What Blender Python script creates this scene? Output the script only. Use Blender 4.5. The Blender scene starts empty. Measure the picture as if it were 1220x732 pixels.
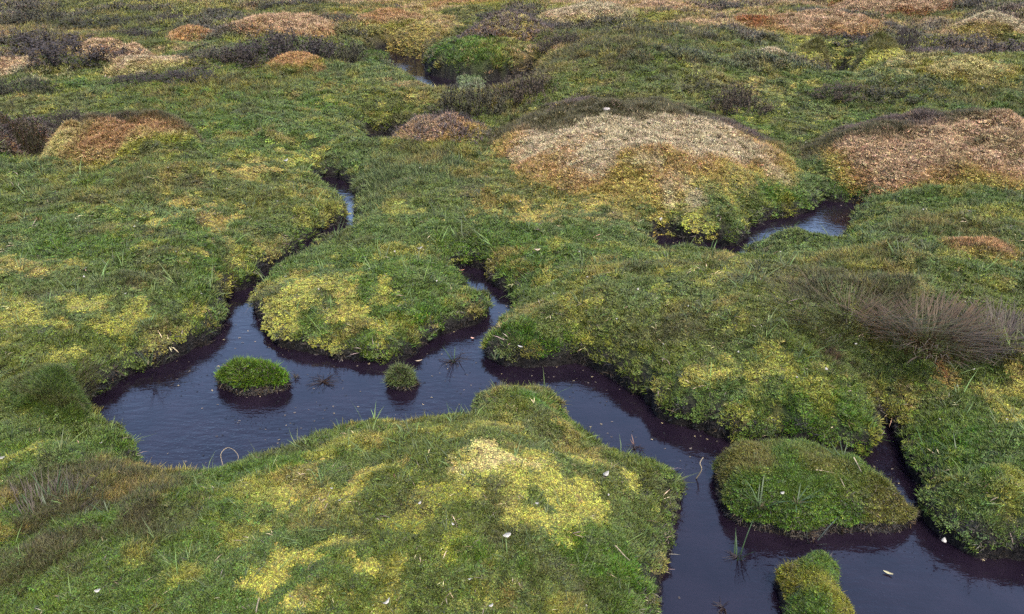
import bpy, math, random
import numpy as np

# ------------------------------------------------------------------ camera, sky, sun, exposure
SC = bpy.context.scene
COL = SC.collection
R = math.radians
CAM_Z, PITCH, F = 1.65, R(26.6), 949.0          # metres, depression, focal length in photo pixels (1220 wide)

cam = bpy.data.cameras.new('camera'); cam.lens = 28.0; cam.sensor_width = 36.0
cam.clip_start = 0.05; cam.clip_end = 3000
cam_o = bpy.data.objects.new('camera', cam); COL.objects.link(cam_o)
cam_o.location = (0, 0, CAM_Z); cam_o.rotation_euler = (R(90) - PITCH, 0, 0)
SC.camera = cam_o

SUN_EL, SUN_ROT = R(62), R(152)                  # high behind the camera's right shoulder, veiled by cloud
w = bpy.data.worlds.new('World'); SC.world = w; w.use_nodes = True
nt = w.node_tree; bg = nt.nodes['Background']
sky = nt.nodes.new('ShaderNodeTexSky'); sky.sky_type = 'NISHITA'; sky.sun_disc = False
sky.sun_elevation = SUN_EL; sky.sun_rotation = SUN_ROT
sky.air_density = 1.0; sky.dust_density = 3.2; sky.ozone_density = 2.5; sky.altitude = 0
nt.links.new(sky.outputs[0], bg.inputs[0]); bg.inputs[1].default_value = 0.145
sun = bpy.data.lights.new('sun', 'SUN'); sun.energy = 1.35; sun.angle = R(22); sun.color = (1.0, 0.91, 0.77)
sun_o = bpy.data.objects.new('sun', sun); COL.objects.link(sun_o)
sun_o.rotation_euler = (R(90) - SUN_EL, 0, math.pi - SUN_ROT)
SC.view_settings.view_transform = 'Standard'; SC.view_settings.look = 'None'
SC.view_settings.gamma = 1.0; SC.view_settings.use_curve_mapping = False
SC.view_settings.exposure = 2.52
SC.cycles.max_bounces = 4; SC.cycles.diffuse_bounces = 2; SC.cycles.glossy_bounces = 2
SC.cycles.transmission_bounces = 2; SC.cycles.transparent_max_bounces = 4
SC.cycles.use_denoising = False                     # keep the fine grain of the moss

rng = np.random.default_rng(7)
random.seed(7)

# ------------------------------------------------------------------ pixel -> direction -> point on a level
cp, sp = math.cos(PITCH), math.sin(PITCH)
def bp(u, v, z=0.0):
    X = (u - 610) / F; Y = (366 - v) / F
    d = np.array([X, cp + Y * sp, -sp + Y * cp])
    t = (z - CAM_Z) / d[2]
    return np.array([0, 0, CAM_Z]) + d * t
def ray_z(u, v, y):
    X = (u - 610) / F; Y = (366 - v) / F
    return CAM_Z + y * (-sp + Y * cp) / (cp + Y * sp)
def W(u, v): return bp(u, v, 0.0)[:2]                    # shoreline seen where bank meets water
def BANKX(y): return 0.085 * np.clip((y - 5.5) / 2.5, 0, 1)   # the far gullies are cut deeper
def L(u, v):                                             # turf lip seen against water: the shore lies just beyond it
    X = (u - 610) / F; Y = (366 - v) / F; dn = (sp - Y * cp) / math.hypot(X, cp + Y * sp)
    ds = np.linspace(0, .6, 400); h = (0.090 + BANKX(bp(u, v, .15)[1])) * (1 - np.exp(-ds / .026)) + 0.12 * (1 - np.exp(-ds / .28)); k = int(np.argmax(h - ds * dn))
    p = bp(u, v, h[k] + .012)[:2]; n = p / np.linalg.norm(p)
    return p + n * (ds[k] - (.026 if dn < .35 else .010) / dn)

def T(u, v):                                             # far turf edge above a dark slot whose water is hidden
    p = bp(u, v, 0.10 + BANKX(bp(u, v, .15)[1]))[:2]; n = p / np.linalg.norm(p)
    return p + n * 0.055
# ------------------------------------------------------------------ numeric helpers
def _h(ix, iy, s):
    n = (ix.astype(np.int64) * 374761393 + iy.astype(np.int64) * 668265263 + s * 974711) & 0x7fffffff
    n = ((n ^ (n >> 13)) * 1274126177) & 0x7fffffff
    n = n ^ (n >> 16)
    return (n & 0xffff) / 65535.0
def vnoise(x, y, s=0):
    ix = np.floor(x); iy = np.floor(y); fx = x - ix; fy = y - iy
    fx = fx * fx * fx * (fx * (fx * 6 - 15) + 10); fy = fy * fy * fy * (fy * (fy * 6 - 15) + 10)
    a = _h(ix, iy, s); b = _h(ix + 1, iy, s); c = _h(ix, iy + 1, s); d = _h(ix + 1, iy + 1, s)
    return (a * (1 - fx) + b * fx) * (1 - fy) + (c * (1 - fx) + d * fx) * fy * 1.0
def fbm(x, y, o=3, s=0):                                  # about -1..1
    t = 0; a = 1; n = 0
    for k in range(o):
        t = t + a * (vnoise(x * 2 ** k + 17.3 * k, y * 2 ** k - 9.1 * k, s + k) * 2 - 1); n += a; a *= 0.5
    return t / n * 1.6
def chaikin(P, it=2):
    P = np.array(P, float)
    for _ in range(it):
        Q = np.roll(P, -1, 0)
        P = np.stack([0.75 * P + 0.25 * Q, 0.25 * P + 0.75 * Q], 1).reshape(-1, 2)
    return P
def sdf(polys, pts):
    """signed distance (positive inside any polygon) and the unit vector pointing inward"""
    A = np.concatenate(polys).astype(np.float32); B = np.concatenate([np.roll(p, -1, 0) for p in polys]).astype(np.float32)
    AB = B - A; ll = np.maximum((AB ** 2).sum(1), 1e-12)
    out = np.empty(len(pts), np.float32); vec = np.zeros((len(pts), 2), np.float32)
    P = pts.astype(np.float32)
    for i in range(0, len(P), 8000):
        p = P[i:i + 8000]
        dx = p[:, 0:1] - A[:, 0]; dy = p[:, 1:2] - A[:, 1]
        t = np.clip((dx * AB[:, 0] + dy * AB[:, 1]) / ll, 0, 1)
        ex = dx - t * AB[:, 0]; ey = dy - t * AB[:, 1]
        q = ex * ex + ey * ey; k = q.argmin(1); r = np.arange(len(p))
        d = np.sqrt(q[r, k])
        c = (A[:, 1] > p[:, 1:2]) != (B[:, 1] > p[:, 1:2])
        xi = A[:, 0] + (p[:, 1:2] - A[:, 1]) / np.where(np.abs(AB[:, 1]) < 1e-9, 1e-9, AB[:, 1]) * AB[:, 0]
        ins = ((c & (p[:, 0:1] < xi)).sum(1) % 2) == 1
        s = np.where(ins, 1.0, -1.0)
        out[i:i + 8000] = d * s
        e = np.stack([ex[r, k], ey[r, k]], 1) / np.maximum(d, 1e-6)[:, None]
        vec[i:i + 8000] = e * s[:, None]
    return out, vec
def smooth(a, b, x):
    t = np.clip((x - a) / (b - a), 0, 1); return t * t * (3 - 2 * t)
def lin(r, g, b):
    c = np.array([r, g, b]) / 255.0
    return 0.235 * np.where(c <= 0.04045, c / 12.92, ((c + 0.055) / 1.055) ** 2.4)

# albedo palette
GREEN = lin(88, 115, 34); LUSH = lin(84, 124, 32); GREYG = lin(108, 126, 72); OLIVE = lin(116, 114, 50)
DOLIVE = lin(92, 88, 48); YELLOW = lin(186, 182, 86); YGREEN = lin(152, 152, 56); GOLD = lin(190, 170, 92)
ORANGE = lin(206, 164, 110); RUST = lin(164, 112, 66); STRAW = lin(224, 206, 164); PINK = lin(222, 188, 146)
HEATH = lin(108, 92, 82); BROWN = lin(116, 96, 68); GREYB = lin(138, 126, 112); PEAT = lin(38, 29, 23)
PALEY = lin(214, 200, 130)

# ------------------------------------------------------------------ materials
def new_mat(name):
    m = bpy.data.materials.new(name); m.use_nodes = True
    return m, m.node_tree.nodes, m.node_tree.links, m.node_tree.nodes['Principled BSDF']
def mat_cover():
    m, N, K, P = new_mat('plant_blades')
    a = N.new('ShaderNodeAttribute'); a.attribute_type = 'INSTANCER'; a.attribute_name = 'col'
    v = N.new('ShaderNodeAttribute'); v.attribute_type = 'GEOMETRY'; v.attribute_name = 'var'
    h = N.new('ShaderNodeHueSaturation'); h.inputs['Saturation'].default_value = 1.1
    mr = N.new('ShaderNodeMapRange'); mr.inputs['To Min'].default_value = 0.465; mr.inputs['To Max'].default_value = 0.525
    m2 = N.new('ShaderNodeMapRange'); m2.inputs['To Min'].default_value = 0.3; m2.inputs['To Max'].default_value = 1.8
    sep = N.new('ShaderNodeSeparateXYZ'); K.new(v.outputs['Vector'], sep.inputs[0])
    K.new(sep.outputs[0], mr.inputs[0]); K.new(sep.outputs[1], m2.inputs[0])
    K.new(mr.outputs[0], h.inputs['Hue']); K.new(m2.outputs[0], h.inputs['Value']); K.new(a.outputs['Color'], h.inputs['Color'])
    K.new(h.outputs[0], P.inputs['Base Color']); P.inputs['Roughness'].default_value = 0.62
    P.inputs['Specular IOR Level'].default_value = 0.25
    return m
def mat_plain(name, c, rough=0.7, trans=0.0, var=0.35, scale=60.0, attr=None):
    """procedural plant / litter material: a colour broken by noise (or a mesh colour attribute)"""
    m, N, K, P = new_mat(name)
    tc = N.new('ShaderNodeTexCoord'); no = N.new('ShaderNodeTexNoise'); no.inputs['Scale'].default_value = scale; no.inputs['Detail'].default_value = 4
    K.new(tc.outputs['Object'], no.inputs[0])
    mr = N.new('ShaderNodeMapRange'); mr.inputs['From Min'].default_value = 0.3; mr.inputs['From Max'].default_value = 0.7
    mr.inputs['To Min'].default_value = 1 - var; mr.inputs['To Max'].default_value = 1 + var
    K.new(no.outputs[0], mr.inputs[0])
    h = N.new('ShaderNodeHueSaturation'); K.new(mr.outputs[0], h.inputs['Value'])
    if attr:
        a = N.new('ShaderNodeAttribute'); a.attribute_name = attr; K.new(a.outputs['Color'], h.inputs['Color'])
    else:
        h.inputs['Color'].default_value = (*c, 1)
    K.new(h.outputs[0], P.inputs['Base Color']); P.inputs['Roughness'].default_value = rough; P.inputs['Specular IOR Level'].default_value = 0.25
    if trans:
        tr = N.new('ShaderNodeBsdfTranslucent'); K.new(h.outputs[0], tr.inputs[0])
        mx = N.new('ShaderNodeMixShader'); mx.inputs[0].default_value = trans
        K.new(P.outputs[0], mx.inputs[1]); K.new(tr.outputs[0], mx.inputs[2]); K.new(mx.outputs[0], N['Material Output'].inputs[0])
    return m
def mat_ground():
    m, N, K, P = new_mat('bog_soil')
    a = N.new('ShaderNodeAttribute'); a.attribute_name = 'col'
    tc = N.new('ShaderNodeTexCoord')
    n1 = N.new('ShaderNodeTexNoise'); n1.inputs['Scale'].default_value = 90; n1.inputs['Detail'].default_value = 6; n1.inputs['Roughness'].default_value = 0.7
    n2 = N.new('ShaderNodeTexVoronoi'); n2.inputs['Scale'].default_value = 55
    K.new(tc.outputs['Object'], n1.inputs[0]); K.new(tc.outputs['Object'], n2.inputs['Vector'])
    mr = N.new('ShaderNodeMapRange'); mr.inputs['From Min'].default_value = 0.3; mr.inputs['From Max'].default_value = 0.7
    mr.inputs['To Min'].default_value = 0.55; mr.inputs['To Max'].default_value = 1.35; K.new(n1.outputs[0], mr.inputs[0])
    h = N.new('ShaderNodeHueSaturation'); K.new(a.outputs['Color'], h.inputs['Color']); K.new(mr.outputs[0], h.inputs['Value'])
    K.new(h.outputs[0], P.inputs['Base Color']); P.inputs['Roughness'].default_value = 0.85; P.inputs['Specular IOR Level'].default_value = 0.2
    ad = N.new('ShaderNodeMath'); ad.operation = 'ADD'; K.new(n1.outputs[0], ad.inputs[0]); K.new(n2.outputs['Distance'], ad.inputs[1])
    b = N.new('ShaderNodeBump'); b.inputs['Strength'].default_value = 0.8; b.inputs['Distance'].default_value = 0.02
    K.new(ad.outputs[0], b.inputs['Height']); K.new(b.outputs[0], P.inputs['Normal'])
    return m
def mat_water():
    m, N, K, P = new_mat('peat_water')
    tc = N.new('ShaderNodeTexCoord')
    n0 = N.new('ShaderNodeTexNoise'); n0.inputs['Scale'].default_value = 7; n0.inputs['Detail'].default_value = 5
    K.new(tc.outputs['Object'], n0.inputs[0])
    cr = N.new('ShaderNodeValToRGB'); cr.color_ramp.elements[0].position = 0.35; cr.color_ramp.elements[0].color = (0.0030, 0.0019, 0.0038, 1)
    cr.color_ramp.elements[1].position = 0.75; cr.color_ramp.elements[1].color = (0.0060, 0.0040, 0.0068, 1)
    K.new(n0.outputs[0], cr.inputs[0]); K.new(cr.outputs[0], P.inputs['Base Color'])
    P.inputs['Roughness'].default_value = 0.03; P.inputs['IOR'].default_value = 1.38
    n1 = N.new('ShaderNodeTexNoise'); n1.inputs['Scale'].default_value = 26; n1.inputs['Detail'].default_value = 4
    mp = N.new('ShaderNodeMapping'); mp.inputs['Scale'].default_value = (0.7, 1.5, 1); mp.inputs['Rotation'].default_value = (0, 0, 0.3)
    K.new(tc.outputs['Object'], mp.inputs[0]); K.new(mp.outputs[0], n1.inputs[0])
    n2 = N.new('ShaderNodeTexVoronoi'); n2.inputs['Scale'].default_value = 85
    K.new(tc.outputs['Object'], n2.inputs['Vector'])
    vr = N.new('ShaderNodeMapRange'); vr.inputs['From Min'].default_value = 0.0; vr.inputs['From Max'].default_value = 0.35
    vr.inputs['To Min'].default_value = 0.2; vr.inputs['To Max'].default_value = 0.0; K.new(n2.outputs['Distance'], vr.inputs[0])
    ad = N.new('ShaderNodeMath'); ad.operation = 'ADD'; K.new(n1.outputs[0], ad.inputs[0]); K.new(vr.outputs[0], ad.inputs[1])
    b = N.new('ShaderNodeBump'); b.inputs['Distance'].default_value = 0.006
    n3 = N.new('ShaderNodeTexNoise'); n3.inputs['Scale'].default_value = 1.6; K.new(tc.outputs['Object'], n3.inputs[0])
    m3 = N.new('ShaderNodeMapRange'); m3.inputs['From Min'].default_value = .38; m3.inputs['From Max'].default_value = .66; m3.inputs['To Min'].default_value = .06; m3.inputs['To Max'].default_value = .5
    K.new(n3.outputs[0], m3.inputs[0]); K.new(m3.outputs[0], b.inputs['Strength'])
    K.new(ad.outputs[0], b.inputs['Height']); K.new(b.outputs[0], P.inputs['Normal'])
    return m
M_COVER = mat_cover(); M_GROUND = mat_ground(); M_WATER = mat_water()
M_DEAD = mat_plain('bleached_leaf', 1.6 * lin(196, 190, 178), 0.6, 0.2)
M_LEAF = mat_plain('fallen_leaf', 2.0 * lin(206, 182, 150), 0.55, 0.2)
M_STEM = mat_plain('dry_stem', 1.2 * lin(196, 178, 146), 0.6)
M_SHEATH = mat_plain('sedge_sheath', lin(122, 108, 74), 0.6)
M_ROOT = mat_plain('wet_root', lin(62, 46, 36), 0.4)
M_SEDGE = mat_plain('sedge_blade', lin(92, 122, 74), 0.45, 0.25, 0.3, 25)
M_LICHEN = mat_plain('lichen_stone', 1.7 * lin(190, 180, 172), 0.9, 0, 0.5, 4)

# ------------------------------------------------------------------ object helpers
def mesh_from(name, V, faces, mat=None, attrs=None, shade_smooth=True):
    """V (n,3); faces: list of (k,m) int arrays (quads and triangles); attrs {name: (n,3|4)}"""
    me = bpy.data.meshes.new(name); V = np.asarray(V, np.float32)
    me.vertices.add(len(V)); me.vertices.foreach_set('co', V.ravel())
    loops = np.concatenate([f.ravel() for f in faces]).astype(np.int32)
    sizes = np.concatenate([np.full(len(f), f.shape[1]) for f in faces]).astype(np.int32)
    me.loops.add(len(loops)); me.loops.foreach_set('vertex_index', loops)
    me.polygons.add(len(sizes)); st = np.concatenate([[0], np.cumsum(sizes)[:-1]]).astype(np.int32)
    me.polygons.foreach_set('loop_start', st)
    me.polygons.foreach_set('use_smooth', np.full(len(sizes), shade_smooth))
    if attrs:
        for k, a in attrs.items():
            a = np.asarray(a, np.float32)
            if a.shape[1] == 4:
                t = me.attributes.new(k, 'FLOAT_COLOR', 'POINT'); t.data.foreach_set('color', a.ravel())
            else:
                t = me.attributes.new(k, 'FLOAT_VECTOR', 'POINT'); t.data.foreach_set('vector', a.ravel())
    me.update(calc_edges=True); me.validate()
    if mat: me.materials.append(mat)
    return me
def add(name, me, parent=None, label=None, cat=None, group=None, kind=None, loc=None):
    o = bpy.data.objects.new(name, me); COL.objects.link(o)
    if parent: o.parent = parent
    if loc is not None: o.location = loc
    for k, v in (('label', label), ('category', cat), ('group', group), ('kind', kind)):
        if v: o[k] = v
    return o
def copy_tree(o, parent=None):
    c = o.copy(); COL.objects.link(c)
    if parent: c.parent = parent
    for ch in o.children: copy_tree(ch, c)
    return c

# ------------------------------------------------------------------ blade prototypes (instanced as uncountable cover)
def blades(n, h, spread, wd, bend, seed, hv=0.35, tilt=0.5, droop=0.0):
    r = np.random.default_rng(seed); V = []; Q = []; T = []; A = []
    for k in range(n):
        a = r.uniform(0, 2 * math.pi); rr = spread * math.sqrt(r.uniform()); b = np.array([math.cos(a) * rr, math.sin(a) * rr, -0.15 * h])
        d = r.uniform(0, 2 * math.pi) if r.uniform() < 0.35 else a + r.normal(0, 0.5)
        out = np.array([math.cos(d), math.sin(d), 0]); side = np.array([-out[1], out[0], 0])
        tw = r.uniform(-1, 1); side = side * math.cos(tw) + out * math.sin(tw)
        hh = h * (1 + r.uniform(-hv, hv)); ti = tilt * r.uniform(0.2, 1.2); be = bend * r.uniform(0.4, 1.4)
        i = len(V)
        for s, wf in ((0, 0.8), (0.55, 1.0)):
            c = b + out * hh * (ti * s + be * s * s) + np.array([0, 0, hh * (s - droop * s * s)])
            V += [c - side * wd * wf / 2, c + side * wd * wf / 2]
        V.append(b + out * hh * (ti + be) + np.array([0, 0, hh * (1 - droop)]))
        Q.append([i, i + 1, i + 3, i + 2]); T.append([i + 2, i + 3, i + 4])
        A += [[r.uniform(), r.uniform(), 0]] * 5
    return np.array(V), np.array(Q), np.array(T), np.array(A)
def heads(n, r_, spread, seed):
    """cluster of little domed moss heads with ragged star rims"""
    r = np.random.default_rng(seed); V = []; T = []; A = []
    for k in range(n):
        a = r.uniform(0, 6.283); rr = spread * math.sqrt(r.uniform()); q = r_ * r.uniform(.6, 1.3); c = np.array([math.cos(a) * rr, math.sin(a) * rr, r.uniform(0, .8) * q])
        i = len(V); m = 6; ph = r.uniform(0, 6); v = [r.uniform(), r.uniform(), 0]
        V.append(c + np.array([r.normal(0, .2), r.normal(0, .2), .75]) * q); A.append(v)
        for j in range(m):
            t = ph + j * 6.283 / m; f = q * (1.15 if j % 2 else .62) * r.uniform(.8, 1.2); V.append(c + np.array([math.cos(t) * f, math.sin(t) * f, (0.05 if j % 2 else .35) * q])); A.append([v[0], min(1, max(0, v[1] + r.normal(0, .18))), 0])
        T += [[i, i + 1 + j, i + 1 + (j + 1) % m] for j in range(m)]
    return np.array(V), np.zeros((0, 4), int), np.array(T), np.array(A)
def twigs(n, h, spread, seed, wd=0.0022, leaf=0.008):
    """stiff little branching stems set with needle leaves"""
    r = np.random.default_rng(seed); V = []; Q = []; T = []; A = []
    for k in range(n):
        a = r.uniform(0, 6.283); rr = spread * math.sqrt(r.uniform()); b = np.array([math.cos(a) * rr, math.sin(a) * rr, -0.1 * h])
        dirn = np.array([math.cos(a) * r.uniform(0, .7), math.sin(a) * r.uniform(0, .7), 1.0]); dirn /= np.linalg.norm(dirn)
        hh = h * r.uniform(0.55, 1.15); tip = b + dirn * hh; s = np.array([-math.sin(a), math.cos(a), 0])
        i = len(V); v = [r.uniform(), r.uniform(), 0]
        V += [b - s * wd / 2, b + s * wd / 2, tip]; T.append([i, i + 1, i + 2]); A += [v] * 3
        for q in range(7):
            t = r.uniform(0.3, 1.0); c = b + (tip - b) * t; la = r.uniform(0, 6.283)
            o = np.array([math.cos(la), math.sin(la), r.uniform(0.2, 1.1)]) * leaf * r.uniform(0.7, 1.5); p = np.array([-math.sin(la), math.cos(la), 0]) * leaf * 0.22
            i = len(V); V += [c - p, c + p, c + o]; T.append([i, i + 1, i + 2]); A += [[r.uniform(), r.uniform(), 0]] * 3
    return np.array(V), np.zeros((0, 4), int), np.array(T), np.array(A)
protos = bpy.data.collections.new('blade_prototypes')
PN = []
def proto(tag, g):
    V, Q, T, A = g
    fs = [f for f in (Q, T) if len(f)]
    me = mesh_from('blade_tuft', V, fs, M_COVER, {'var': A}, False)
    o = bpy.data.objects.new('tuft_%02d' % len(PN), me); protos.objects.link(o); PN.append(tag)
for s in range(4): proto('grass', blades(48, 0.0098, 0.019, 0.0018, 0.45, 10 + s, 0.5, tilt=0.5))
for s in range(4): proto('moss', heads(44, 0.0030, 0.019, 30 + s))
for s in range(3): proto('wiry', blades(28, 0.026, 0.022, 0.0014, 0.5, 50 + s, 0.45, 0.45))
for s in range(3): proto('twig', twigs(7, 0.036, 0.018, 70 + s))
for s in range(3): proto('fibre', blades(9, 0.020, 0.010, 0.0028, 0.8, 90 + s, 0.6, 0.6, 0.6))
for s in range(3): proto('stub', blades(46, 0.0125, 0.019, 0.0019, 0.4, 110 + s, 0.6, 0.55))
for s in range(3): proto('sedge', blades(7, 0.050, 0.016, 0.0028, 0.5, 130 + s, 0.4, 0.5))
for s in range(3): proto('litter', blades(6, 0.014, 0.024, 0.0028, 0.3, 150 + s, 0.6, 2.2, 0.75))
IDX = {t: [i for i, x in enumerate(PN) if x == t] for t in set(PN)}

def cover_tree():
    g = bpy.data.node_groups.new('scatter_cover', 'GeometryNodeTree')
    g.interface.new_socket('Geometry', in_out='INPUT', socket_type='NodeSocketGeometry')
    g.interface.new_socket('Geometry', in_out='OUTPUT', socket_type='NodeSocketGeometry')
    N, K = g.nodes, g.links
    i = N.new('NodeGroupInput'); o = N.new('NodeGroupOutput')
    ci = N.new('GeometryNodeCollectionInfo'); ci.inputs['Collection'].default_value = protos
    ci.inputs['Separate Children'].default_value = True; ci.inputs['Reset Children'].default_value = True
    ip = N.new('GeometryNodeInstanceOnPoints'); ip.inputs['Pick Instance'].default_value = True
    def attr(n, t):
        a = N.new('GeometryNodeInputNamedAttribute'); a.data_type = t; a.inputs['Name'].default_value = n; return a
    ai = attr('idx', 'INT'); ar = attr('rot', 'FLOAT_VECTOR'); sc = attr('scl', 'FLOAT_VECTOR')
    er = N.new('FunctionNodeEulerToRotation')
    K.new(i.outputs[0], ip.inputs['Points']); K.new(ci.outputs[0], ip.inputs['Instance'])
    K.new(ai.outputs[0], ip.inputs['Instance Index']); K.new(ar.outputs[0], er.inputs[0]); K.new(er.outputs[0], ip.inputs['Rotation'])
    K.new(sc.outputs[0], ip.inputs['Scale']); K.new(ip.outputs[0], o.inputs[0])
    return g
COVER = cover_tree()
def cover(name, pos, nrm, scl, idx, col, parent=None, kind='stuff', lean=None, label=None, cat=None):
    """one object of uncountable small plants; pos/nrm world (parents sit unrotated at their location)"""
    n = len(pos)
    me = bpy.data.meshes.new(name); P = np.asarray(pos, np.float32)
    if parent is not None: P = P - np.array(parent.location, np.float32)
    me.vertices.add(n); me.vertices.foreach_set('co', P.astype(np.float32).ravel())
    nrm = nrm / np.linalg.norm(nrm, axis=1)[:, None]
    th = np.arccos(np.clip(nrm[:, 2], -1, 1)); ph = np.arctan2(nrm[:, 1], nrm[:, 0]); sp_ = rng.uniform(0, 6.283, n)
    # R = Rz(ph) Ry(th) Rz(spin) -> XYZ euler
    cz, sz, cy, sy, cs, ss = np.cos(ph), np.sin(ph), np.cos(th), np.sin(th), np.cos(sp_), np.sin(sp_)
    r00 = cz * cy * cs - sz * ss; r10 = sz * cy * cs + cz * ss; r20 = -sy * cs; r21 = sy * ss; r22 = cy
    e = np.stack([np.arctan2(r21, r22), np.arcsin(np.clip(-r20, -1, 1)), np.arctan2(r10, r00)], 1)
    me.attributes.new('rot', 'FLOAT_VECTOR', 'POINT').data.foreach_set('vector', e.astype(np.float32).ravel())
    s3 = np.repeat(np.asarray(scl)[:, None], 3, 1) if np.ndim(scl) == 1 else scl
    me.attributes.new('scl', 'FLOAT_VECTOR', 'POINT').data.foreach_set('vector', np.asarray(s3, np.float32).ravel())
    me.attributes.new('idx', 'INT', 'POINT').data.foreach_set('value', np.asarray(idx, np.int32))
    c4 = np.concatenate([np.clip(col, 0.004, 0.8), np.ones((n, 1))], 1)
    me.attributes.new('col', 'FLOAT_COLOR', 'POINT').data.foreach_set('color', c4.astype(np.float32).ravel())
    o = add(name, me, parent, label, cat, None, kind)
    md = o.modifiers.new('scatter', 'NODES'); md.node_group = COVER
    return o
def pick(kinds):
    """kinds: array of strings -> random prototype index of that kind"""
    out = np.zeros(len(kinds), int)
    for k in set(kinds):
        m = kinds == k; out[m] = rng.choice(IDX[k], m.sum())
    return out
def lod(y): return np.clip(y / 3.2, 0.5, 6) ** 0.66

# ------------------------------------------------------------------ the water courses (shorelines traced, then laid on the water level)
main = [W(104, 483), W(114, 471), W(138, 461), W(160, 447), W(188, 434), W(215, 424), W(240, 413), W(258, 402),
        W(265, 391), W(268, 375), W(271, 360), W(280, 344), T(297, 328), T(312, 309), T(330, 297), T(348, 285), T(365, 270), T(388, 255), T(407, 251),
        T(408, 238), T(392, 222), T(374, 208), T(380, 197), T(405, 195), T(414, 208), W(428, 219),
        L(430, 220), L(421, 237), L(424, 258), L(414, 266), L(390, 274), L(372, 277), L(386, 285), L(348, 299), L(316, 318), L(304, 338), L(302, 352),
        W(302, 368), W(315, 388), W(332, 403), W(352, 414), W(376, 422), W(402, 427), W(430, 430), W(455, 430), W(478, 426), W(500, 413), W(520, 403),
        W(540, 394), W(562, 386), W(577, 375), W(581, 371), W(576, 367), W(566, 361), W(553, 351), W(543, 341), W(536, 330), W(537, 319),
        W(548, 315), W(560, 314), W(576, 317), W(582, 333), W(591, 346), W(610, 350), W(624, 357), W(614, 378), W(605, 391), W(590, 402),
        W(582, 415), W(584, 430), W(612, 437), W(647, 440), W(680, 434), W(697, 433), W(718, 446), W(760, 466), W(795, 497), W(826, 512), W(858, 522),
        W(880, 533), W(930, 535), W(980, 542), W(1010, 550), W(1030, 541), W(1036, 519), W(1040, 500), T(1046, 487), T(1058, 486), W(1064, 505),
        W(1069, 528), W(1080, 556), W(1094, 580), W(1104, 594), W(1099, 610), W(1124, 638), W(1146, 653), W(1173, 664), W(1220, 670), W(1330, 678), W(1500, 720),
        W(1560, 900), W(1300, 1000), W(900, 1000), L(770, 900), L(768, 770), L(776, 719), L(782, 680), L(780, 650), L(800, 628), L(809, 594), L(811, 572), L(796, 557),
        L(755, 550), L(733, 539), L(697, 521), L(686, 512), L(681, 488), L(670, 467), L(643, 457), L(614, 453), L(586, 459), L(571, 472), L(556, 490),
        L(520, 496), L(480, 499), L(440, 502), L(400, 505), L(370, 512), L(347, 523), L(318, 536), L(294, 545), L(272, 555), L(243, 556), L(212, 552),
        L(186, 543), L(154, 535), L(140, 520), L(134, 502), L(117, 491)]
pond = [W(976, 238), W(1000, 240), W(1030, 241), W(1028, 256), W(1019, 270), L(1010, 283), L(986, 285), L(963, 279), L(948, 272), L(924, 273), L(897, 280), L(892, 288),
        L(908, 301), L(890, 303), L(871, 307), L(853, 301), L(826, 296), L(787, 293), L(767, 284), T(770, 264), T(800, 264), T(832, 270), T(856, 274), T(880, 279), W(893, 271),
        W(915, 261), W(945, 256), W(966, 250), W(973, 243)]
upper = [T(398, 60), T(432, 56), T(442, 48), T(470, 43), T(480, 50), T(522, 54), W(514, 70), W(507, 80), W(512, 88), W(545, 97), W(580, 97), W(612, 95), W(645, 86),
         L(636, 97), L(602, 105), L(577, 106), L(535, 104), L(509, 96), L(486, 80), L(461, 76), L(405, 75)]
hole = [T(432, 141), T(450, 142), T(475, 143), T(488, 142), L(492, 152), L(466, 161), L(444, 167), L(428, 157)]
tiny = [W(985, 90), W(1000, 89), W(1014, 95), L(1006, 98), L(990, 96)]
slot = [T(30, 180), T(45, 181), T(56, 183), L(56, 188), L(40, 187), L(28, 184)]
WATER = [chaikin(p) for p in (main, pond, upper, hole, tiny, slot)]

def land(x, y):
    """height of the bog surface, its distance to the shore and its inward direction at (x, y)"""
    pts = np.stack([x + 0.024 * fbm(x * 6, y * 6, 3, 3) + .008 * fbm(x * 24, y * 24, 2, 4), y + 0.024 * fbm(x * 6, y * 6, 3, 8) + .008 * fbm(x * 24, y * 24, 2, 9)], 1)
    d = np.full(len(x), 9.0, np.float32); v = np.zeros((len(x), 2), np.float32)
    near = (np.abs(x) < 14) & (y > -0.5) & (y < 19)
    dd, vv = sdf(WATER, pts[near]); d[near] = -dd; v[near] = -vv
    dp = np.maximum(d, 0)
    hb = 0.090 + 0.02 * fbm(x * 1.3, y * 1.3, 2, 40) + .018 * fbm(x * 7, y * 7, 2, 44) + BANKX(y)
    z = hb * (1 - np.exp(-dp / 0.026)) + 0.12 * (1 - np.exp(-dp / 0.28))
    k = 1 - np.exp(-dp / 0.15)
    z = z + k * (0.028 * fbm(x * 2.6, y * 2.6, 3, 11) + 0.010 * fbm(x * 8, y * 8, 2, 21)) + (1 - np.exp(-dp / 0.8)) * 0.07 * fbm(x * 0.55, y * 0.55, 2, 31)
    z = z + (1 - np.exp(-dp / 2.5)) * smooth(6, 11, y) * (0.05 * fbm(x * .7, y * .7, 2, 131) + .03 * fbm(x * 1.9, y * 1.9, 2, 141))
    for (u, vpx, rx, ry, h) in BUMPS:
        c = bp(u, vpx, 0.15); z = z + k * h * np.exp(-((x - c[0]) / rx) ** 2 - ((y - c[1]) / ry) ** 2)
    z = np.where(d < 0, -0.03 - 0.10 * smooth(0, 0.25, -d), z)
    z = np.where(y > 19, z + (y - 19) * 0.01, z)
    return z, d, v
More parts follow.
